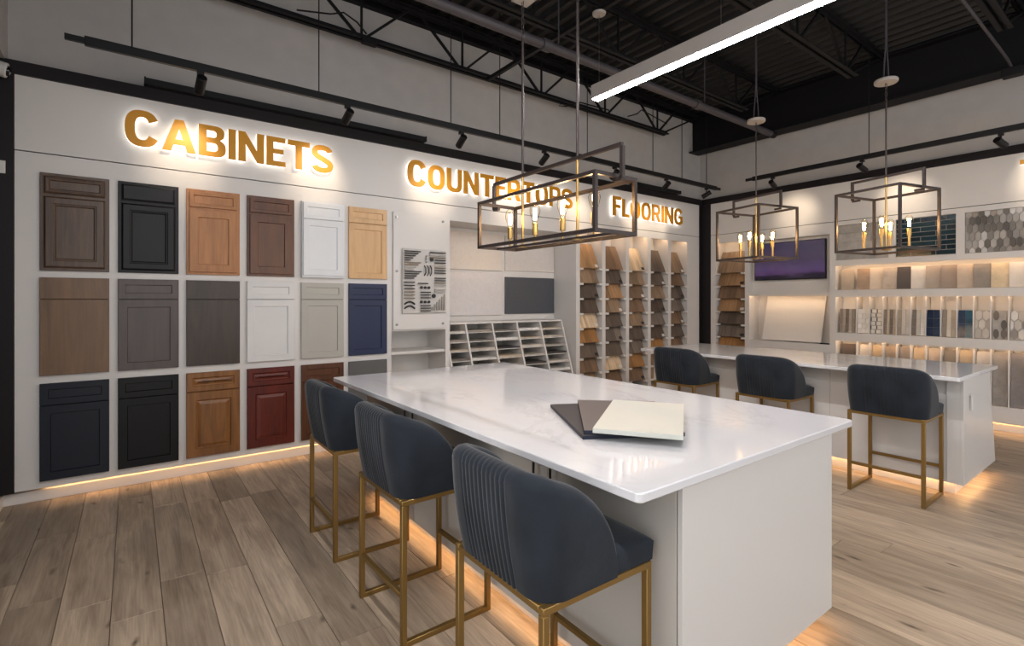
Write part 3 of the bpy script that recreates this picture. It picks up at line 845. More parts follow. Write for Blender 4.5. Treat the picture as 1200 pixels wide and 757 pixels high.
# ------------------------------------------------------------------ flooring sample boards
PAL = [((178, 144, 108), 'tan'), ((124, 98, 76), 'brown'), ((100, 86, 75), 'grey-brown'), ((212, 186, 154), 'blonde'), ((158, 122, 86), 'honey'), ((86, 72, 62), 'dark brown'), ((142, 118, 94), 'mid brown'), ((120, 107, 96), 'grey oak'), ((156, 112, 66), 'amber')]
ROWZ = [1.935 - .209 * k for k in range(9)]
seq = [[4, 6, 2, 5, 3, 8, 2, 1, 6], [1, 2, 4, 6, 2, 7, 2, 3, 1], [3, 6, 1, 1, 6, 2, 7, 8, 1], [2, 2, 6, 5, 7, 5, 8, 1, 6], [6, 1, 2, 7, 1, 2, 1, 6, 2], [6, 4, 1, 4, 2, 7, 8, 1, 6]]
bracketm = None
def floor_board(u0, u1, row, ci, wall, lb):
    z = ROWZ[row]; wd = (u1 - u0) - .05; uc = (u0 + u1) / 2 - (.012 if wall == 'L' else 0)
    ln = .385; ti = math.atan2(.152, .355)
    rgb, cn = PAL[seq[ci][row]]
    loc = (uc, YP + .022, z) if wall == 'L' else (XP + .022, uc, z)
    r = empty('wood_sample_board', loc, lb % cn, 'flooring sample', 'flooring sample boards', local=True)
    base = lin(rgb)
    n = 3; bw = wd / n
    for k in range(n):
        o = MB().box(-wd / 2 + k * bw + .0006, -wd / 2 + (k + 1) * bw - .0006, 0, .012, 0, ln).build('plank', M['woodsample'], r)
        f = random.uniform(.78, 1.28)
        o.color = (base[0] * f, base[1] * f, base[2] * f, 1)
    if (row + ci) % 2 == 0:
        MB().box(wd / 2 - .075, wd / 2 - .012, -.0015, 0, .02, .062).build('label_sticker', M['ink' if (row + ci) % 4 else 'plastic'], r)
    r.rotation_euler = (-ti, 0, 0) if wall == 'L' else (Matrix.Rotation(R(-90), 4, 'Z') @ Matrix.Rotation(-ti, 4, 'X')).to_euler()
    return r
cn_ = ['flooring bay beside the stone niche', 'second flooring bay', 'middle flooring bay', 'fourth flooring bay', 'flooring bay beside the corner']
BRM = {}
def bracket(u, z, wall, side):
    """small white ledge that carries a board corner"""
    w2 = .062
    a, b = (u, u + side * w2)
    lo, hi = min(a, b), max(a, b)
    if wall == 'L':
        MB().box(lo, hi, YP - .012, YP + .05, z - .030, z - .002).build('bracket', M['white'], wallL, bevel=.003)
    else:
        MB().box(XP - .012, XP + .05, lo, hi, z - .030, z - .002).build('bracket', M['white'], wallR, bevel=.003)
for ci, (a, b) in enumerate(FC):
    for rw in range(9):
        floor_board(a, b, rw, ci, 'L', '%%s wood sample, %s from the top in the %s' % (ORD[rw], cn_[ci]))
        bracket(a, ROWZ[rw], 'L', 1); bracket(b, ROWZ[rw], 'L', -1)
for rw in range(9):
    floor_board(4.285, 4.79, rw, 5, 'R', '%%s wood flooring sample, %s from the top in the bay beside the television' % ORD[rw])
    bracket(4.285, ROWZ[rw], 'R', 1); bracket(4.79, ROWZ[rw], 'R', -1)

# ------------------------------------------------------------------ television and niche
r = empty('television', (7.88, 3.64, 1.79), 'wall television showing a purple dusk picture', 'television')
box('bezel', M['track'], 7.862, 7.905, 3.123, 4.150, 1.792, 2.362, r, bevel=.004)
box('screen', M['screen'], 7.8605, 7.8625, 3.133, 4.140, 1.806, 2.352, r)
MB().box(7.905, 7.929, 3.45, 3.85, 1.9, 2.25).build('mount', M['track'], r)
o = MB().prism([(7.90, .875), (7.915, .875), (8.10, 1.545), (8.085, 1.545)], 1, 3.20, 4.05).build('display_board', M['plastic'])
tag(o, 'blank white board leaning in the lit niche below the television', 'board')
r = empty('remote_control', (7.86, 3.12, .86), 'small black remote lying on the niche ledge below the television', 'remote')
box('case', M['track'], 7.83, 7.875, 3.06, 3.19, .8605, .878, r, bevel=.003)
MB().box(7.84, 7.865, 3.08, 3.17, .878, .880).build('keypad', M['pipe'], r)

# ------------------------------------------------------------------ tile feature panels
r = empty('concrete_tile_panel', (7.84, 2.67, 2.04), 'pale grey concrete-look tile panel beside the television', 'tile panel')
box('backing', M['grout'], 7.838, 7.849, 2.367, 2.973, 2.037, 2.513, r)
zz = [2.037, 2.155, 2.275, 2.395, 2.513]
for i in range(4):
    cuts = [2.367, 2.973] if i % 2 else [2.367, 2.56, 2.973]
    for k in range(len(cuts) - 1):
        o = box('tile', M['tileveined'], 7.828, 7.838, cuts[k] + .002, cuts[k + 1] - .002, zz[i] + .002, zz[i + 1] - .002, r)
        o.color = lin(random.choice(((158, 154, 148), (170, 166, 160), (164, 158, 150))))
r = empty('teal_brick_panel', (7.84, 1.99, 2.03), 'glossy dark teal brick tile panel between the grey and hexagon panels', 'tile panel')
box('backing', M['grout'], 7.838, 7.849, 1.694, 2.283, 2.032, 2.510, r)
hgt = (2.508 - 2.034) / 8
for i in range(8):
    y = 2.283 - (.0 if i % 2 else .15) + .25
    while y > 1.694:
        a, b = max(y - .25, 1.694), min(y, 2.283)
        if b - a > .02:
            o = box('brick', M['glosstile'], 7.826, 7.839, a + .004, b - .004, 2.034 + i * hgt + .004, 2.034 + (i + 1) * hgt - .004, r, bevel=.002, bseg=1)
            o.color = lin(random.choice(((26, 48, 58), (30, 56, 64), (22, 38, 48), (34, 62, 72))))
        y -= .25
r = empty('hexagon_tile_panel', (7.84, 1.16, 2.03), 'mixed grey long-hexagon mosaic panel beside the teal brick panel', 'tile panel')
box('backing', M['grout'], 7.838, 7.849, .702, 1.610, 2.032, 2.506, r)
hw, hh, cp, rp = .0235, .056, .0525, .0905
HC = [(116, 112, 106), (160, 156, 152), (196, 193, 190), (62, 58, 55), (140, 135, 130), (98, 94, 90), (172, 166, 160), (206, 203, 200), (84, 80, 76), (150, 140, 130)]
rowi = 0; z = 2.040
while z < 2.53:
    y = 1.600 - (cp / 2 if rowi % 2 else 0)
    while y > .70:
        pts = [(-hw, -hh * .55), (0, -hh), (hw, -hh * .55), (hw, hh * .55), (0, hh), (-hw, hh * .55)]
        pl = [(min(max(y + p[0], .704), 1.608), min(max(z + p[1], 2.034), 2.504)) for p in pts]
        if max(p[1] for p in pl) - min(p[1] for p in pl) > .02 and max(p[0] for p in pl) - min(p[0] for p in pl) > .01:
            o = MB().prism(pl, 0, 7.828, 7.8385).build('hexagon_tile', M['tile'], r)
            o.color = lin(random.choice(HC))
        y -= cp
    z += rp; rowi += 1

# ------------------------------------------------------------------ tile samples on the lit shelves
edges = [2.975] + div
T1 = [((168, 152, 132), 'sand'), ((150, 122, 94), 'mottled brown'), ((196, 180, 160), 'cream'), ((172, 156, 138), 'beige'), ((62, 52, 46), 'dark brown'), ((208, 200, 190), 'ivory'), ((160, 146, 132), 'taupe'), ((140, 124, 110), 'brown-taupe'), ((176, 160, 142), 'light taupe'), ((128, 118, 106), 'grey-taupe'), ((190, 172, 140), 'yellow-beige'), ((206, 198, 188), 'pale ivory'), ((190, 182, 172), 'pale grey'), ((160, 150, 140), 'stone grey')]
b1_ = [2.877, 2.735, 2.598, 2.458, 2.302, 2.156, 2.004, 1.844, 1.704, 1.554, 1.403, 1.261, 1.118, .97]
def lean_slab(name, y, wd, z0, ht, th, m, rgb, lb, cat, grp, yaw=0, lean=.10, xb=7.885):
    r = MB().box(-th / 2, th / 2, -wd / 2, wd / 2, 0, ht).build(name, m, bevel=.0015, bseg=1)
    r.location = (xb, y, z0 + .0035)
    r.rotation_euler = (0, lean, yaw)
    r.color = lin(rgb)
    return tag(r, lb, cat, grp)
for i in range(len(div) - 2):
    yc = (edges[i] + edges[i + 1]) / 2
    wd = .150
    rgb, cn = T1[i]
    lean_slab('tile_sample', yc, wd, 1.625, .285, .011, M['tileveined' if i in (1, 3, 9, 10) else 'tile'], rgb, '%s tile sample leaning on the top lit shelf, %s from the television' % (cn, ORD[i]), 'tile sample', 'tile samples on the top lit shelf', yaw=random.uniform(.10, .22), lean=.14)
T3 = [((92, 82, 76), 'dark grey'), ((212, 204, 194), 'white marble'), ((196, 172, 140), 'cream'), ((164, 146, 128), 'taupe'), ((150, 138, 128), 'grey'), ((196, 174, 144), 'warm cream'), ((188, 172, 156), 'pale taupe'), ((132, 122, 112), 'mid grey'), ((188, 168, 140), 'sand'), ((190, 184, 178), 'pale grey'), ((146, 138, 130), 'brushed grey'), ((128, 120, 116), 'dark brushed grey'), ((160, 152, 144), 'light brushed grey'), ((150, 140, 132), 'stone')]
for i in range(len(div) - 2):
    yc = (edges[i] + edges[i + 1]) / 2
    wd = min(edges[i] - edges[i + 1], .2) - .022
    rgb, cn = T3[i]
    lean_slab('tile_sample', yc, wd, .285, .60, .011, M['tileveined' if i in (1, 7, 10, 11) else 'tile'], rgb, '%s tile sample standing on the bottom lit shelf, %s from the television' % (cn, ORD[i]), 'tile sample', 'tall tile samples on the bottom lit shelf', yaw=random.uniform(-.05, .05), lean=.12, xb=7.88)
# middle shelf: mosaic boards made of strips, bricks or hexagons
T2 = [('strip', [(140, 128, 118), (168, 156, 142), (120, 108, 98), (176, 168, 158), (150, 138, 124)], 'grey-beige striped'), ('brick', [(228, 224, 218), (220, 216, 210)], 'white brick-set'), ('weave', [(222, 216, 206), (40, 38, 38)], 'cream and black basketweave'),
      ('strip', [(126, 112, 100), (186, 172, 154), (112, 100, 92), (176, 160, 140)], 'brown striped'), ('strip', [(150, 138, 124), (200, 192, 182), (206, 198, 190)], 'cream striped'), ('strip', [(118, 108, 100), (196, 190, 180), (220, 216, 210)], 'grey and white striped'),
      ('strip', [(36, 50, 76), (44, 62, 88)], 'navy blue striped'), ('strip', [(140, 128, 116), (206, 196, 180), (178, 164, 146)], 'taupe and cream striped'), ('blue', [(36, 62, 92), (44, 92, 116)], 'two-tone blue'),
      ('hex', [(196, 188, 178), (176, 168, 160), (206, 200, 192)], 'pale hexagon'), ('hexd', [(96, 84, 74), (78, 70, 64), (168, 160, 152)], 'brown and grey hexagon'), ('hex', [(216, 212, 206), (140, 132, 126), (190, 184, 176)], 'white and grey hexagon'), ('brick', [(150, 142, 134), (164, 156, 148)], 'grey brick-set'), ('strip', [(190, 182, 172), (150, 140, 132)], 'pale striped')]
for i in range(len(div) - 2):
    typ, cs, nmx = T2[i]
    yc = (edges[i] + edges[i + 1]) / 2; wd = min(edges[i] - edges[i + 1], .21) - .02; ht = .325
    r = empty('mosaic_sample_board', (7.875, yc, 1.042), '%s mosaic sample board on the middle lit shelf, %s from the television' % (nmx, ORD[i]), 'tile sample', 'mosaic boards on the middle lit shelf', local=True)
    bc = M['grout']
    MB().box(0, .008, -wd / 2, wd / 2, 0, ht).build('backing', bc, r)
    def pc(nm_, mb, rgb, m=M['tile']):
        o = mb.build(nm_, m, r); o.color = lin(rgb)
    if typ in ('strip', 'blue'):
        n = len(cs); s = wd / n
        for k in range(n):
            rows_ = 3 if typ == 'strip' else 2
            for q in range(rows_):
                pc('tile', MB().box(-.009 - .003 * (k % 2), 0, wd / 2 - (k + 1) * s + .0015, wd / 2 - k * s - .0015, q * ht / rows_ + .0015, (q + 1) * ht / rows_ - .0015), cs[k], M['glosstile'] if typ == 'blue' or i == 6 else M['tile'])
    elif typ == 'brick':
        for q in range(5):
            cu = [-wd / 2, wd * (.1 if q % 2 else -.2), wd / 2]
            for k in range(2):
                pc('tile', MB().box(-.009, 0, cu[k] + .0015, cu[k + 1] - .0015, q * ht / 5 + .0015, (q + 1) * ht / 5 - .0015), cs[(k + q) % 2])
    elif typ == 'weave':
        for q in range(6):
            for k in range(2):
                a = -wd / 2 + (k + (.0 if q % 2 else .18)) * wd / 2
                pc('tile', MB().box(-.009, 0, a, min(a + wd * .4, wd / 2), q * ht / 6 + .006, (q + 1) * ht / 6 - .006), cs[0])
                if a + wd * .52 <= wd / 2 + .03: pc('tile', MB().box(-.009, 0, min(a + wd * .41, wd / 2 - .012), min(a + wd * .49, wd / 2), q * ht / 6 + .004, (q + 1) * ht / 6 - .004), cs[1])
    else:
        a_, h_ = wd / 4.3, ht / 5.0
        for q in range(3):
            for k in range(2 if (typ == 'hexd' or q % 2 == 0) else 3):
                yy = (-wd / 4 + k * wd / 2) if (typ == 'hexd' or q % 2 == 0) else (-wd / 2 + .002 + k * wd / 2)
                zc = ht * (.18 + .32 * q)
                pl = [(-a_, -h_ * .5), (0, -h_), (a_, -h_ * .5), (a_, h_ * .5), (0, h_), (-a_, h_ * .5)]
                if typ == 'hexd': pl = [(a_ * .9 * math.cos(t * PI / 4 + .39), h_ * .95 * math.sin(t * PI / 4 + .39)) for t in range(8)]
                pl = [(max(min(yy + p[0] * .93, wd / 2), -wd / 2), max(min(zc + p[1] * .93, ht), 0)) for p in pl]
                pc('hexagon_tile', MB().prism(pl, 0, -.009, 0), cs[(q + k) % len(cs)])
    r.rotation_euler = (0, .10, random.uniform(-.03, .06))

# ------------------------------------------------------------------ islands
r = empty('kitchen_island', (1.98, 2.36, 0), 'white base of the large island beside the velvet bar stools', 'island')
x0, x1, y0, y1, zb, zt = 1.42, 2.545, .985, 3.735, .10, .889
box('carcass', M['cabshade'], x0 + .022, x1, y0 + .02, y1 - .02, zb + .02, zt, r)
for y, n_ in ((y0, 'end_panel'), (y1 - .02, 'end_panel')):
    MB().box(x0, x1, y, y + .02, zb - .012, zt).build(n_, M['cab'], r, bevel=.0015)
MB().box(x1, x1 + .018, y0 + .02, y1 - .02, zb - .012, zt).build('back_panel', M['cab'], r)
dy = [1.008, 1.652, 2.298, 2.944, 3.71]
for k in range(4):
    d = MB().box(x0, x0 + .021, dy[k] + .0015, dy[k + 1] - .0015, zb - .012, zt - .012).build('door', M['cabshade'], r, bevel=.0015)
    py = (dy[k + 1] - .055) if k % 2 == 0 else (dy[k] + .055)
    MB().cyl((x0 - .032, py, .69), (x0 - .032, py, .855), .006, 10).cyl((x0, py, .705), (x0 - .032, py, .705), .005, 8).cyl((x0, py, .84), (x0 - .032, py, .84), .005, 8).build('pull', M['darkmetal'], d, smooth=40)
MB().box(x0 + .07, x1 - .06, y0 + .07, y1 - .07, 0, zb + .02).build('plinth', M['cab'], r)
for q in ((x0 + .035, x0 + .045, y0 + .05, y1 - .05), (x1 - .04, x1 - .03, y0 + .05, y1 - .05), (x0 + .05, x1 - .05, y0 + .035, y0 + .045), (x0 + .05, x1 - .05, y1 - .045, y1 - .035)):
    MB().box(q[0], q[1], q[2], q[3], zb + .010, zb + .019).build('led_strip', M['ledfloor'], r)
def rounded_top(name, xa, xb, ya, yb_, z, th, rr, m, lb):
    pts = []
    for cx_, cy_, a in ((xb - rr, yb_ - rr, 0), (xa + rr, yb_ - rr, 90), (xa + rr, ya + rr, 180), (xb - rr, ya + rr, 270)):
        for i in range(7):
            t_ = R(a + 15 * i); pts.append((cx_ + rr * math.cos(t_), cy_ + rr * math.sin(t_)))
    o = MB().prism(pts, 2, z - th, z).build(name, m, bevel=.004, bseg=2)
    return tag(o, lb, 'countertop')
rounded_top('quartz_countertop', 1.173, 2.715, .957, 3.762, .92, .03, .022, M['quartz'], 'white veined quartz top of the large island under the linear chandelier')

r = empty('kitchen_island', (5.45, 2.4, 0), 'white base of the second island before the tile display', 'island')
x0, x1, y0, y1 = 4.99, 5.80, 1.035, 3.86
slope = [(x0, .092), (6.0, .092), (x1, .889), (x0, .889)]
MB().prism([(x0 + .02, .11), (5.985, .11), (x1 - .01, .889), (x0 + .02, .889)], 1, y0 + .02, y1 - .02).build('carcass', M['cab'], r)
MB().prism(slope, 1, y0, y0 + .02).build('end_panel', M['cab'], r, bevel=.0015)
MB().prism(slope, 1, y1 - .02, y1).build('end_panel', M['cab'], r, bevel=.0015)
ys = [y0 + .10, 1.95, 2.85, y1 - .02]
MB().box(x0, x0 + .02, y0 + .02, y0 + .099, .092, .889).build('end_stile', M['cab'], r)
for k in range(3):
    MB().box(x0 + .008, x0 + .02, ys[k] + .001, ys[k + 1] - .001, .092, .765).build('front_panel', M['cab'], r, bevel=.0015)
    MB().box(x0 + .012, x0 + .02, ys[k] + .001, ys[k + 1] - .001, .768, .889).build('apron', M['cab'], r, bevel=.0015)
MB().box(x0 + .07, 5.88, y0 + .065, y1 - .07, 0, .11).build('plinth', M['cab'], r)
for q in ((x0 + .035, x0 + .045, y0 + .05, y1 - .05), (x0 + .05, 5.90, y0 + .032, y0 + .042)):
    MB().box(q[0], q[1], q[2], q[3], .101, .109).build('led_strip', M['ledfloor'], r)
h_ = MB().box(5.15, 5.18, y0 - .018, y0 - .010, .635, .765).box(5.155, 5.175, y0 - .012, y0, .64, .655).box(5.155, 5.175, y0 - .012, y0, .745, .76).build('pull', M['plastic'], r, bevel=.002)
rounded_top('quartz_countertop', 4.79, 5.985, 1.015, 3.90, .92, .03, .012, M['quartz'], 'white quartz top of the second island before the tile display')

# colour boards lying on the island
def quad_board(name, pts, z, th, rgb, edge, lb):
    c_ = Vector((sum(p[0] for p in pts) / 4, sum(p[1] for p in pts) / 4, z))
    r = empty(name, c_, lb, 'colour board', 'boards on the large island')
    o = MB().prism(pts, 2, z, z + th - .001).build('core', M['paint'], r, bevel=.001, bseg=1); o.color = lin(edge)
    ins = [tuple(Vector(p) + (c_.xy - Vector(p)).normalized() * .0012) for p in pts]
    o = MB().prism(ins, 2, z + th - .001, z + th).build('face', M['paint'], r); o.color = lin(rgb)
    return r
def board_pts(a, b, wd, side):
    """edge a-b plus a width wd to one side: a rectangle"""
    a = Vector(a); b = Vector(b); d = (b - a).normalized(); n_ = Vector((-d.y, d.x)) * wd * side
    return [tuple(a), tuple(b), tuple(b + n_), tuple(a + n_)]
quad_board('colour_board', board_pts((1.453, 1.472), (1.758, 2.02), .40, -1), .9205, .016, (66, 62, 63), (30, 36, 50), 'charcoal colour board with a navy edge at the bottom of the stack on the island')
quad_board('colour_board', board_pts((1.472, 1.484), (1.897, 1.960), .40, -1), .9370, .016, (104, 95, 92), (30, 38, 54), 'taupe-grey colour board with a navy edge in the middle of the stack on the island')
quad_board('colour_board', board_pts((1.468, 1.432), (1.662, 1.150), .62, 1), .9535, .019, (203, 200, 189), (190, 192, 184), 'cream colour board on top of the stack on the island')

# ------------------------------------------------------------------ bar stools
def make_stool():
    r = empty('bar_stool', (0, 0, 0), 'slate velvet bar stool with gold sled legs', 'bar stool', 'velvet bar stools', local=True)
    t_ = .024; hx, hy = .23, .245
    for sx in (-1, 1):
        for sy in (-1, 1):
            cx_, cy_ = sx * (hx - t_ / 2), sy * (hy - t_ / 2)
            MB().box(cx_ - t_ / 2, cx_ + t_ / 2, cy_ - t_ / 2, cy_ + t_ / 2, 0, .604).build('leg', M['goldleg'], r, bevel=.002, bseg=1)
    for sy in (-1, 1):
        cy_ = sy * (hy - t_ / 2)
        MB().box(-hx + t_, hx - t_, cy_ - t_ / 2, cy_ + t_ / 2, 0, t_).build('floor_runner', M['goldleg'], r, bevel=.002, bseg=1)
        MB().box(-hx, hx, cy_ - t_ / 2, cy_ + t_ / 2, .604, .626).build('seat_rail', M['goldleg'], r, bevel=.002, bseg=1)
    for sx in (-1, 1):
        cx_ = sx * (hx - t_ / 2)
        MB().box(cx_ - t_ / 2, cx_ + t_ / 2, -hy + t_, hy - t_, .604, .626).build('seat_rail', M['goldleg'], r, bevel=.002, bseg=1)
        MB().box(cx_ - .010, cx_ + .010, -hy + t_, hy - t_, .205, .227).build('stretcher', M['goldleg'], r, bevel=.002, bseg=1)
    # seat cushion
    mb = MB(); nx, ny = 14, 14
    xa, xb, ya, yb_ = -.19, .243, -.243, .243
    def top(i, j):
        u = i / nx * 2 - 1; v = j / ny * 2 - 1
        e = (1 - abs(u) ** 6) * (1 - abs(v) ** 6)
        return .668 + .044 * e ** .45 if e > 0 else .668
    g = {}
    for i in range(nx + 1):
        for j in range(ny + 1):
            # pull the grid towards the edges so the rim is round
            u = math.sin((i / nx - .5) * PI) * .5 + .5; v = math.sin((j / ny - .5) * PI) * .5 + .5
            uu, vv = u * 2 - 1, v * 2 - 1
            e = max(0, (1 - abs(uu) ** 8)) * max(0, (1 - abs(vv) ** 8))
            g[i, j] = len(mb.v)
            mb.v.append((xa + u * (xb - xa), ya + v * (yb_ - ya),   .688 + .026 * e ** .5))
    for i in range(nx):
        for j in range(ny):
            mb.f.append((g[i, j], g[i + 1, j], g[i + 1, j + 1], g[i, j + 1]))
    ring = [g[i, 0] for i in range(nx + 1)] + [g[nx, j] for j in range(1, ny + 1)] + [g[i, ny] for i in range(nx - 1, -1, -1)] + [g[0, j] for j in range(ny - 1, 0, -1)]
    low = []
    for q in ring:
        low.append(len(mb.v)); v = mb.v[q]; mb.v.append((v[0] * .985, v[1] * .985, .626))
    m_ = len(ring)
    for i in range(m_): mb.f.append((ring[i], low[i], low[(i + 1) % m_], ring[(i + 1) % m_]))
    mb.f.append(tuple(low[::-1]))
    mb.build('seat', M['velvet'], r, smooth=70)
    # wrapped backrest
    mb = MB()
    half = .25; wing = .255
    us = []
    u = 0.0
    while u < .134: us.append(u); u += .0038
    while u < .26: us.append(u); u += .012
    while u < half + wing: us.append(u); u += .014
    us.append(half + wing - .0005)
    cols2 = [-a for a in us[::-1]] + us[1:]
    z0 = .626; H_ = .365
    def base(u):
        """plan point and outward normal on the outer path, corner radius rc"""
        s = 1 if u >= 0 else -1; a = abs(u); rc = .09
        l1 = half - rc; lc = rc * PI / 2
        if a < l1: return Vector((-.232, s * a)), Vector((-1, 0)), 0
        if a < l1 + lc:
            t2 = (a - l1) / rc
            return Vector((-.232 + rc - rc * math.cos(t2), s * (l1 + rc * math.sin(t2)))), Vector((-math.cos(t2), s * math.sin(t2))), 0
        b_ = a - l1 - lc
        return Vector((-.232 + rc + b_, s * half)), Vector((0, s)), b_ / (wing - rc * .2)
    rows = None
    for u in cols2:
        p, nr, wf = base(u)
        a = abs(u)
        wq = max(0, (a - .10) / (half + wing - .10 + .002))
        ht = H_ * max(.02, (1 - wq ** 2.9)) ** .55
        th = .078 * (1 - .35 * wf)
        capr = min(th / 2, ht * .45)
        pts = []
        nz = 12
        for i in range(nz + 1): pts.append((0.0, (ht - capr) * i / nz, 0))
        for i in range(1, 7):
            t2 = PI * i / 6
            pts.append((th / 2 - th / 2 * math.cos(t2), (ht - capr) + capr * math.sin(t2), 1))
        for i in range(1, 7): pts.append((th, (ht - capr) * (1 - i / 6.0), 2))
        colv = []
        for ins, hz, kd in pts:
            hn = hz / H_
            bul = .010 * math.sin(min(1, hn) * PI)
            pl = 0
            if kd < 2 and a < .1297:
                ph = abs(math.sin(PI * u / .0236))
                pl = (.002 * min(1, (.1297 - a) / .02) - .0055 * (1 - ph ** .55)) * (1 if kd == 0 else max(0, 1 - ins / .05))
            q = p - nr * ins + nr * (bul + pl) * (1 if kd != 2 else 0)
            lean = -.050 * hn * (1 - max(0, (a - .16) / (half + wing - .16))) ** 1.2
            colv.append(len(mb.v)); mb.v.append((q.x + lean, q.y * (1 + .03 * hn), z0 + hz))
        if rows:
            for i in range(len(colv) - 1): mb.f.append((rows[i], colv[i], colv[i + 1], rows[i + 1]))
            mb.f.append((rows[-1], colv[-1], colv[0], rows[0]))
        else: mb.f.append(tuple(colv))
        rows = colv
    mb.f.append(tuple(rows[::-1]))
    mb.build('backrest', M['velvet'], r, smooth=60)
    return r
st0 = make_stool()
sl = [((1.14, 3.140, 0), 'slate velvet bar stool with gold legs beside the walnut door sample'), ((1.142, 2.255, 0), 'slate velvet bar stool with gold legs in the middle of the large island side'),
      ((1.142, 1.315, 0), 'slate velvet bar stool with gold legs next to the colour boards'), ((4.735, 3.245, 0), 'slate velvet bar stool at the second island nearest the flooring racks'),
      ((4.735, 2.315, 0), 'slate velvet bar stool in the middle of the second island'), ((4.735, 1.39, 0), 'slate velvet bar stool at the second island end with the white pull')]
for i, (p, lb) in enumerate(sl):
    o = st0 if i == 0 else copy_tree(st0)
    o.location = p; o['label'] = lb
    o.rotation_euler = (0, 0, R((0, 1.0, -.8, .6, -.5, .4)[i]))

# ------------------------------------------------------------------ pendants
def bulb(par, x, y, z, sc_=1.0):
    """z = top of the socket"""
    b = MB().lathe([(.013 * sc_, 0), (.016 * sc_, .012 * sc_), (.029 * sc_, .055 * sc_), (.032 * sc_, .075 * sc_), (.027 * sc_, .10 * sc_), (.014 * sc_, .116 * sc_), (.002, .12 * sc_)], (x, y, z), 20).build('bulb', M['glass'], par, smooth=80)
    f_ = MB()
    for k in range(4):
        a = k * PI / 2; rr = .008 * sc_
        f_.cyl((x + rr * math.cos(a) * .5, y + rr * math.sin(a) * .5, z + .02 * sc_), (x + rr * math.cos(a), y + rr * math.sin(a), z + .088 * sc_), .006, 8)
    f_.build('filament', M['fil'], b)
    l = bpy.data.lights.new('bulb_lamp', 'POINT'); l.energy = BULB_W; l.color = (1, .74, .46); l.shadow_soft_size = .02
    lo = bpy.data.objects.new('bulb_lamp', l); col.objects.link(lo); lo.parent = b
    lo.location = (0, 0, .06 * sc_)
def chain(mb, x, y, z0, z1):
    z = z0; k = 0
    while z < z1 - .005:
        pts = []
        for i in range(11):
            a = 2 * PI * i / 10
            o = .009 * math.cos(a); pts.append((x + (o if k % 2 else 0), y + (0 if k % 2 else o), z + .019 + .021 * math.sin(a)))
        mb.tube(pts, .0025, 6); z += .033; k += 1
    return mb
B_ = M['bronze']
r = empty('linear_chandelier', (1.94, 2.245, 1.81), 'long open-frame bronze chandelier with four filament bulbs over the large island', 'chandelier')
xa, xb, ya, yb_, za, zb_ = 1.795, 2.085, 1.734, 2.757, 1.813, 2.113
tk = .019
for x in (xa, xb):
    for y in (ya, yb_): MB().box(x - tk / 2, x + tk / 2, y - tk / 2, y + tk / 2, za, zb_).build('frame_post', B_, r)
    for z in (za + tk / 2, zb_ - tk / 2): MB().box(x - tk / 2, x + tk / 2, ya + tk / 2, yb_ - tk / 2, z - tk / 2, z + tk / 2).build('frame_rail', B_, r)
for y in (ya, yb_):
    for z in (za + tk / 2, zb_ - tk / 2): MB().box(xa + tk / 2, xb - tk / 2, y - tk / 2, y + tk / 2, z - tk / 2, z + tk / 2).build('frame_rail', B_, r)
xm = 1.94
MB().box(xm - tk / 2, xm + tk / 2, 1.69, 2.80, 2.244, 2.263).build('top_bar', B_, r)
for y, s in ((1.69, 1), (2.80, -1)):
    MB().box(xm - tk / 2, xm + tk / 2, y - tk / 2, y + tk / 2, 2.085, 2.244).build('hanger', B_, r)
    MB().box(xm - tk / 2, xm + tk / 2, min(y, y + s * .055), max(y, y + s * .055), 2.075, 2.094).build('hook', B_, r)
MB().box(xm - .012, xm + .012, ya + tk / 2, yb_ - tk / 2, za, za + .012).build('bulb_rail', B_, r)
for y in (2.006, 2.49):
    MB().cyl((xm, y, za + .012), (xm, y, 2.244), .0075, 12).build('brass_rod', M['brass'], r, smooth=40)
    MB().cyl((xm, y, za - .004), (xm, y, za), .026, 16).build('rod_disc', M['brass'], r, smooth=40)
    MB().cyl((xm, y, 2.263), (xm, y, 3.10), .0075, 12).build('rod', M['bronze'], r, smooth=40)
    chain(MB(), xm, y, 3.10, 3.33).build('chain', M['bronze'], r, smooth=60)
for y in (2.62, 2.37, 2.125, 1.88):
    MB().cyl((xm, y, za + .012), (xm, y, 1.875), .007, 10).build('stem', M['brass'], r, smooth=40)
    MB().cyl((xm, y, 1.872), (xm, y, 1.945), .0165, 16).build('socket', M['brass'], r, smooth=40, bevel=.003)
    bulb(r, xm, y, 1.945)
MB().box(1.88, 2.0, 1.95, 2.53, 3.33, 3.36).build('canopy', M['canopy'], r, bevel=.003)
for y in (2.05, 2.45):
    MB().cyl((xm, y, 3.36), (xm, y, 4.6), .004, 8).build('cable', M['track'], r)

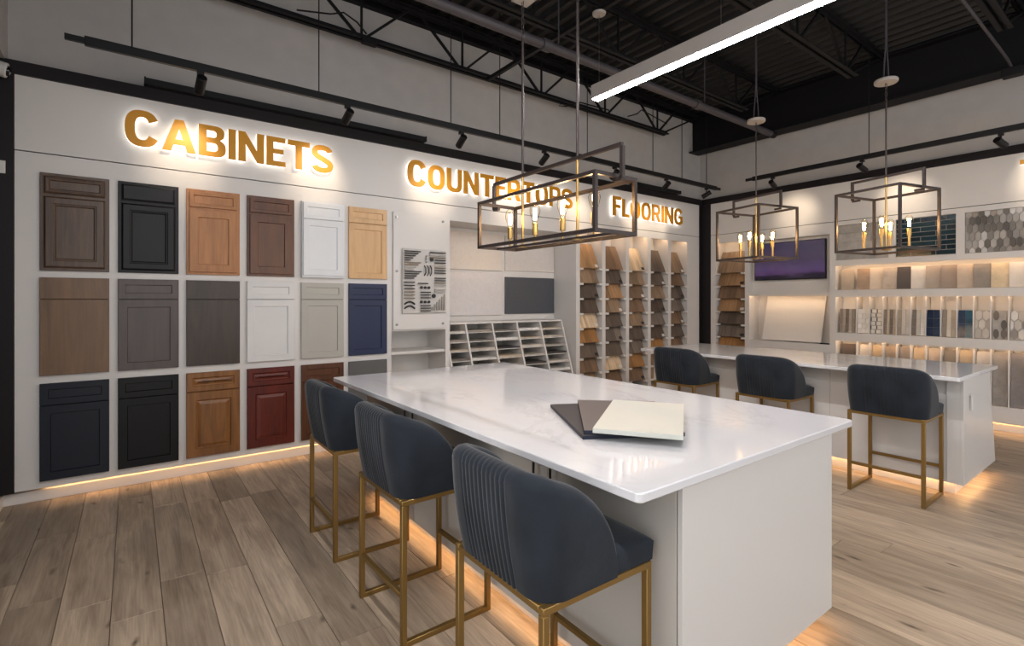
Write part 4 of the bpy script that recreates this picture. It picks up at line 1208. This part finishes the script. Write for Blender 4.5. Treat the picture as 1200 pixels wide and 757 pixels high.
def lantern(cx_, cy_, rot, zb0, canz, lb):
    s = .27; h = .54; tk = .02
    r = empty('lantern_pendant', (0, 0, 0), lb, 'chandelier', 'cube lantern pendants', local=True)
    for x in (-s, s):
        for y in (-s, s): MB().box(x - tk / 2, x + tk / 2, y - tk / 2, y + tk / 2, 0, h).build('frame_post', B_, r)
        for z in (tk / 2, h - tk / 2):
            MB().box(x - tk / 2, x + tk / 2, -s + tk / 2, s - tk / 2, z - tk / 2, z + tk / 2).build('frame_rail', B_, r)
            MB().box(-s + tk / 2, s - tk / 2, x - tk / 2, x + tk / 2, z - tk / 2, z + tk / 2).build('frame_rail', B_, r)
    MB().box(-tk / 2, tk / 2, -s - .04, s + .04, h + .125, h + .145).build('top_bar', B_, r)
    for q in (-1, 1):
        y = q * (s + .03)
        MB().box(-tk / 2, tk / 2, y - tk / 2, y + tk / 2, h - .03, h + .125).build('hanger', B_, r)
        MB().box(-tk / 2, tk / 2, min(y, y - q * .07), max(y, y - q * .07), h - .048, h - .03).build('hook', B_, r)
    MB().cyl((0, 0, .03), (0, 0, h + .125), .008, 12).build('brass_rod', M['brass'], r, smooth=40)
    MB().lathe([(0, 0), (.03, 0), (.034, .01), (.02, .025), (.008, .035)], (0, 0, .012), 16).build('hub', M['brass'], r, smooth=50)
    for k in range(4):
        a = k * PI / 2 + .35; x, y = .165 * math.cos(a), .165 * math.sin(a)
        MB().bar((0, 0, .03), (x, y, .03), .01, .01).build('arm', M['brass'], r)
        MB().cyl((x, y, .025), (x, y, .13), .010, 12).build('candle', M['brass'], r, smooth=40)
        MB().cyl((x, y, .13), (x, y, .19), .0165, 14).build('socket', M['brass'], r, smooth=40)
        bulb(r, x, y, .19, 1.0)
    cz = canz - zb0
    MB().cyl((0, 0, h + .145), (0, 0, cz - .18), .0065, 10).build('rod', M['bronze'], r, smooth=40)
    chain(MB(), 0, 0, cz - .18, cz - .01).build('chain', M['bronze'], r, smooth=60)
    MB().lathe([(0, 0), (.085, 0), (.09, .006), (.09, .026), (.084, .032), (0, .032)], (0, 0, cz), 24).build('canopy', M['canopy'], r, smooth=40)
    top = 4.59 - zb0
    for q in (-1, 1):
        MB().tube([(q * .035, 0, cz + .03), (q * .03, 0, cz + .12), (q * .006, 0, cz + .35), (q * .005, 0, top)], .006, 6).build('cable', M['pipe'], r, smooth=60)
    r.location = (cx_, cy_, zb0); r.rotation_euler = (0, 0, rot)
    return r
lantern(5.40, 1.65, R(-14), 1.915, 3.42, 'cube lantern pendant before the tile feature panels')
lantern(5.30, 2.78, R(-14), 1.905, 3.365, 'cube lantern pendant before the television')

# ------------------------------------------------------------------ small wall fittings
r = empty('security_camera', (-.735, 5.0, 3.08), 'white dome security camera at the top of the black post', 'camera')
MB().cyl((-.752, 4.98, 3.10), (-.70, 4.98, 3.09), .052, 20).build('housing', M['plastic'], r, smooth=40, bevel=.006)
MB().cyl((-.70, 4.98, 3.09), (-.685, 4.98, 3.087), .036, 18, r1=.028).build('lens', M['lens'], r, smooth=40)
r = empty('light_switch', (-.73, 5.03, 2.38), 'white switch plate on the black post', 'switch')
box('plate', M['plastic'], -.751, -.718, 5.034, 5.04, 2.38, 2.47, r, bevel=.003)
box('rocker', M['plastic'], -.742, -.727, 5.03, 5.034, 2.405, 2.445, r)
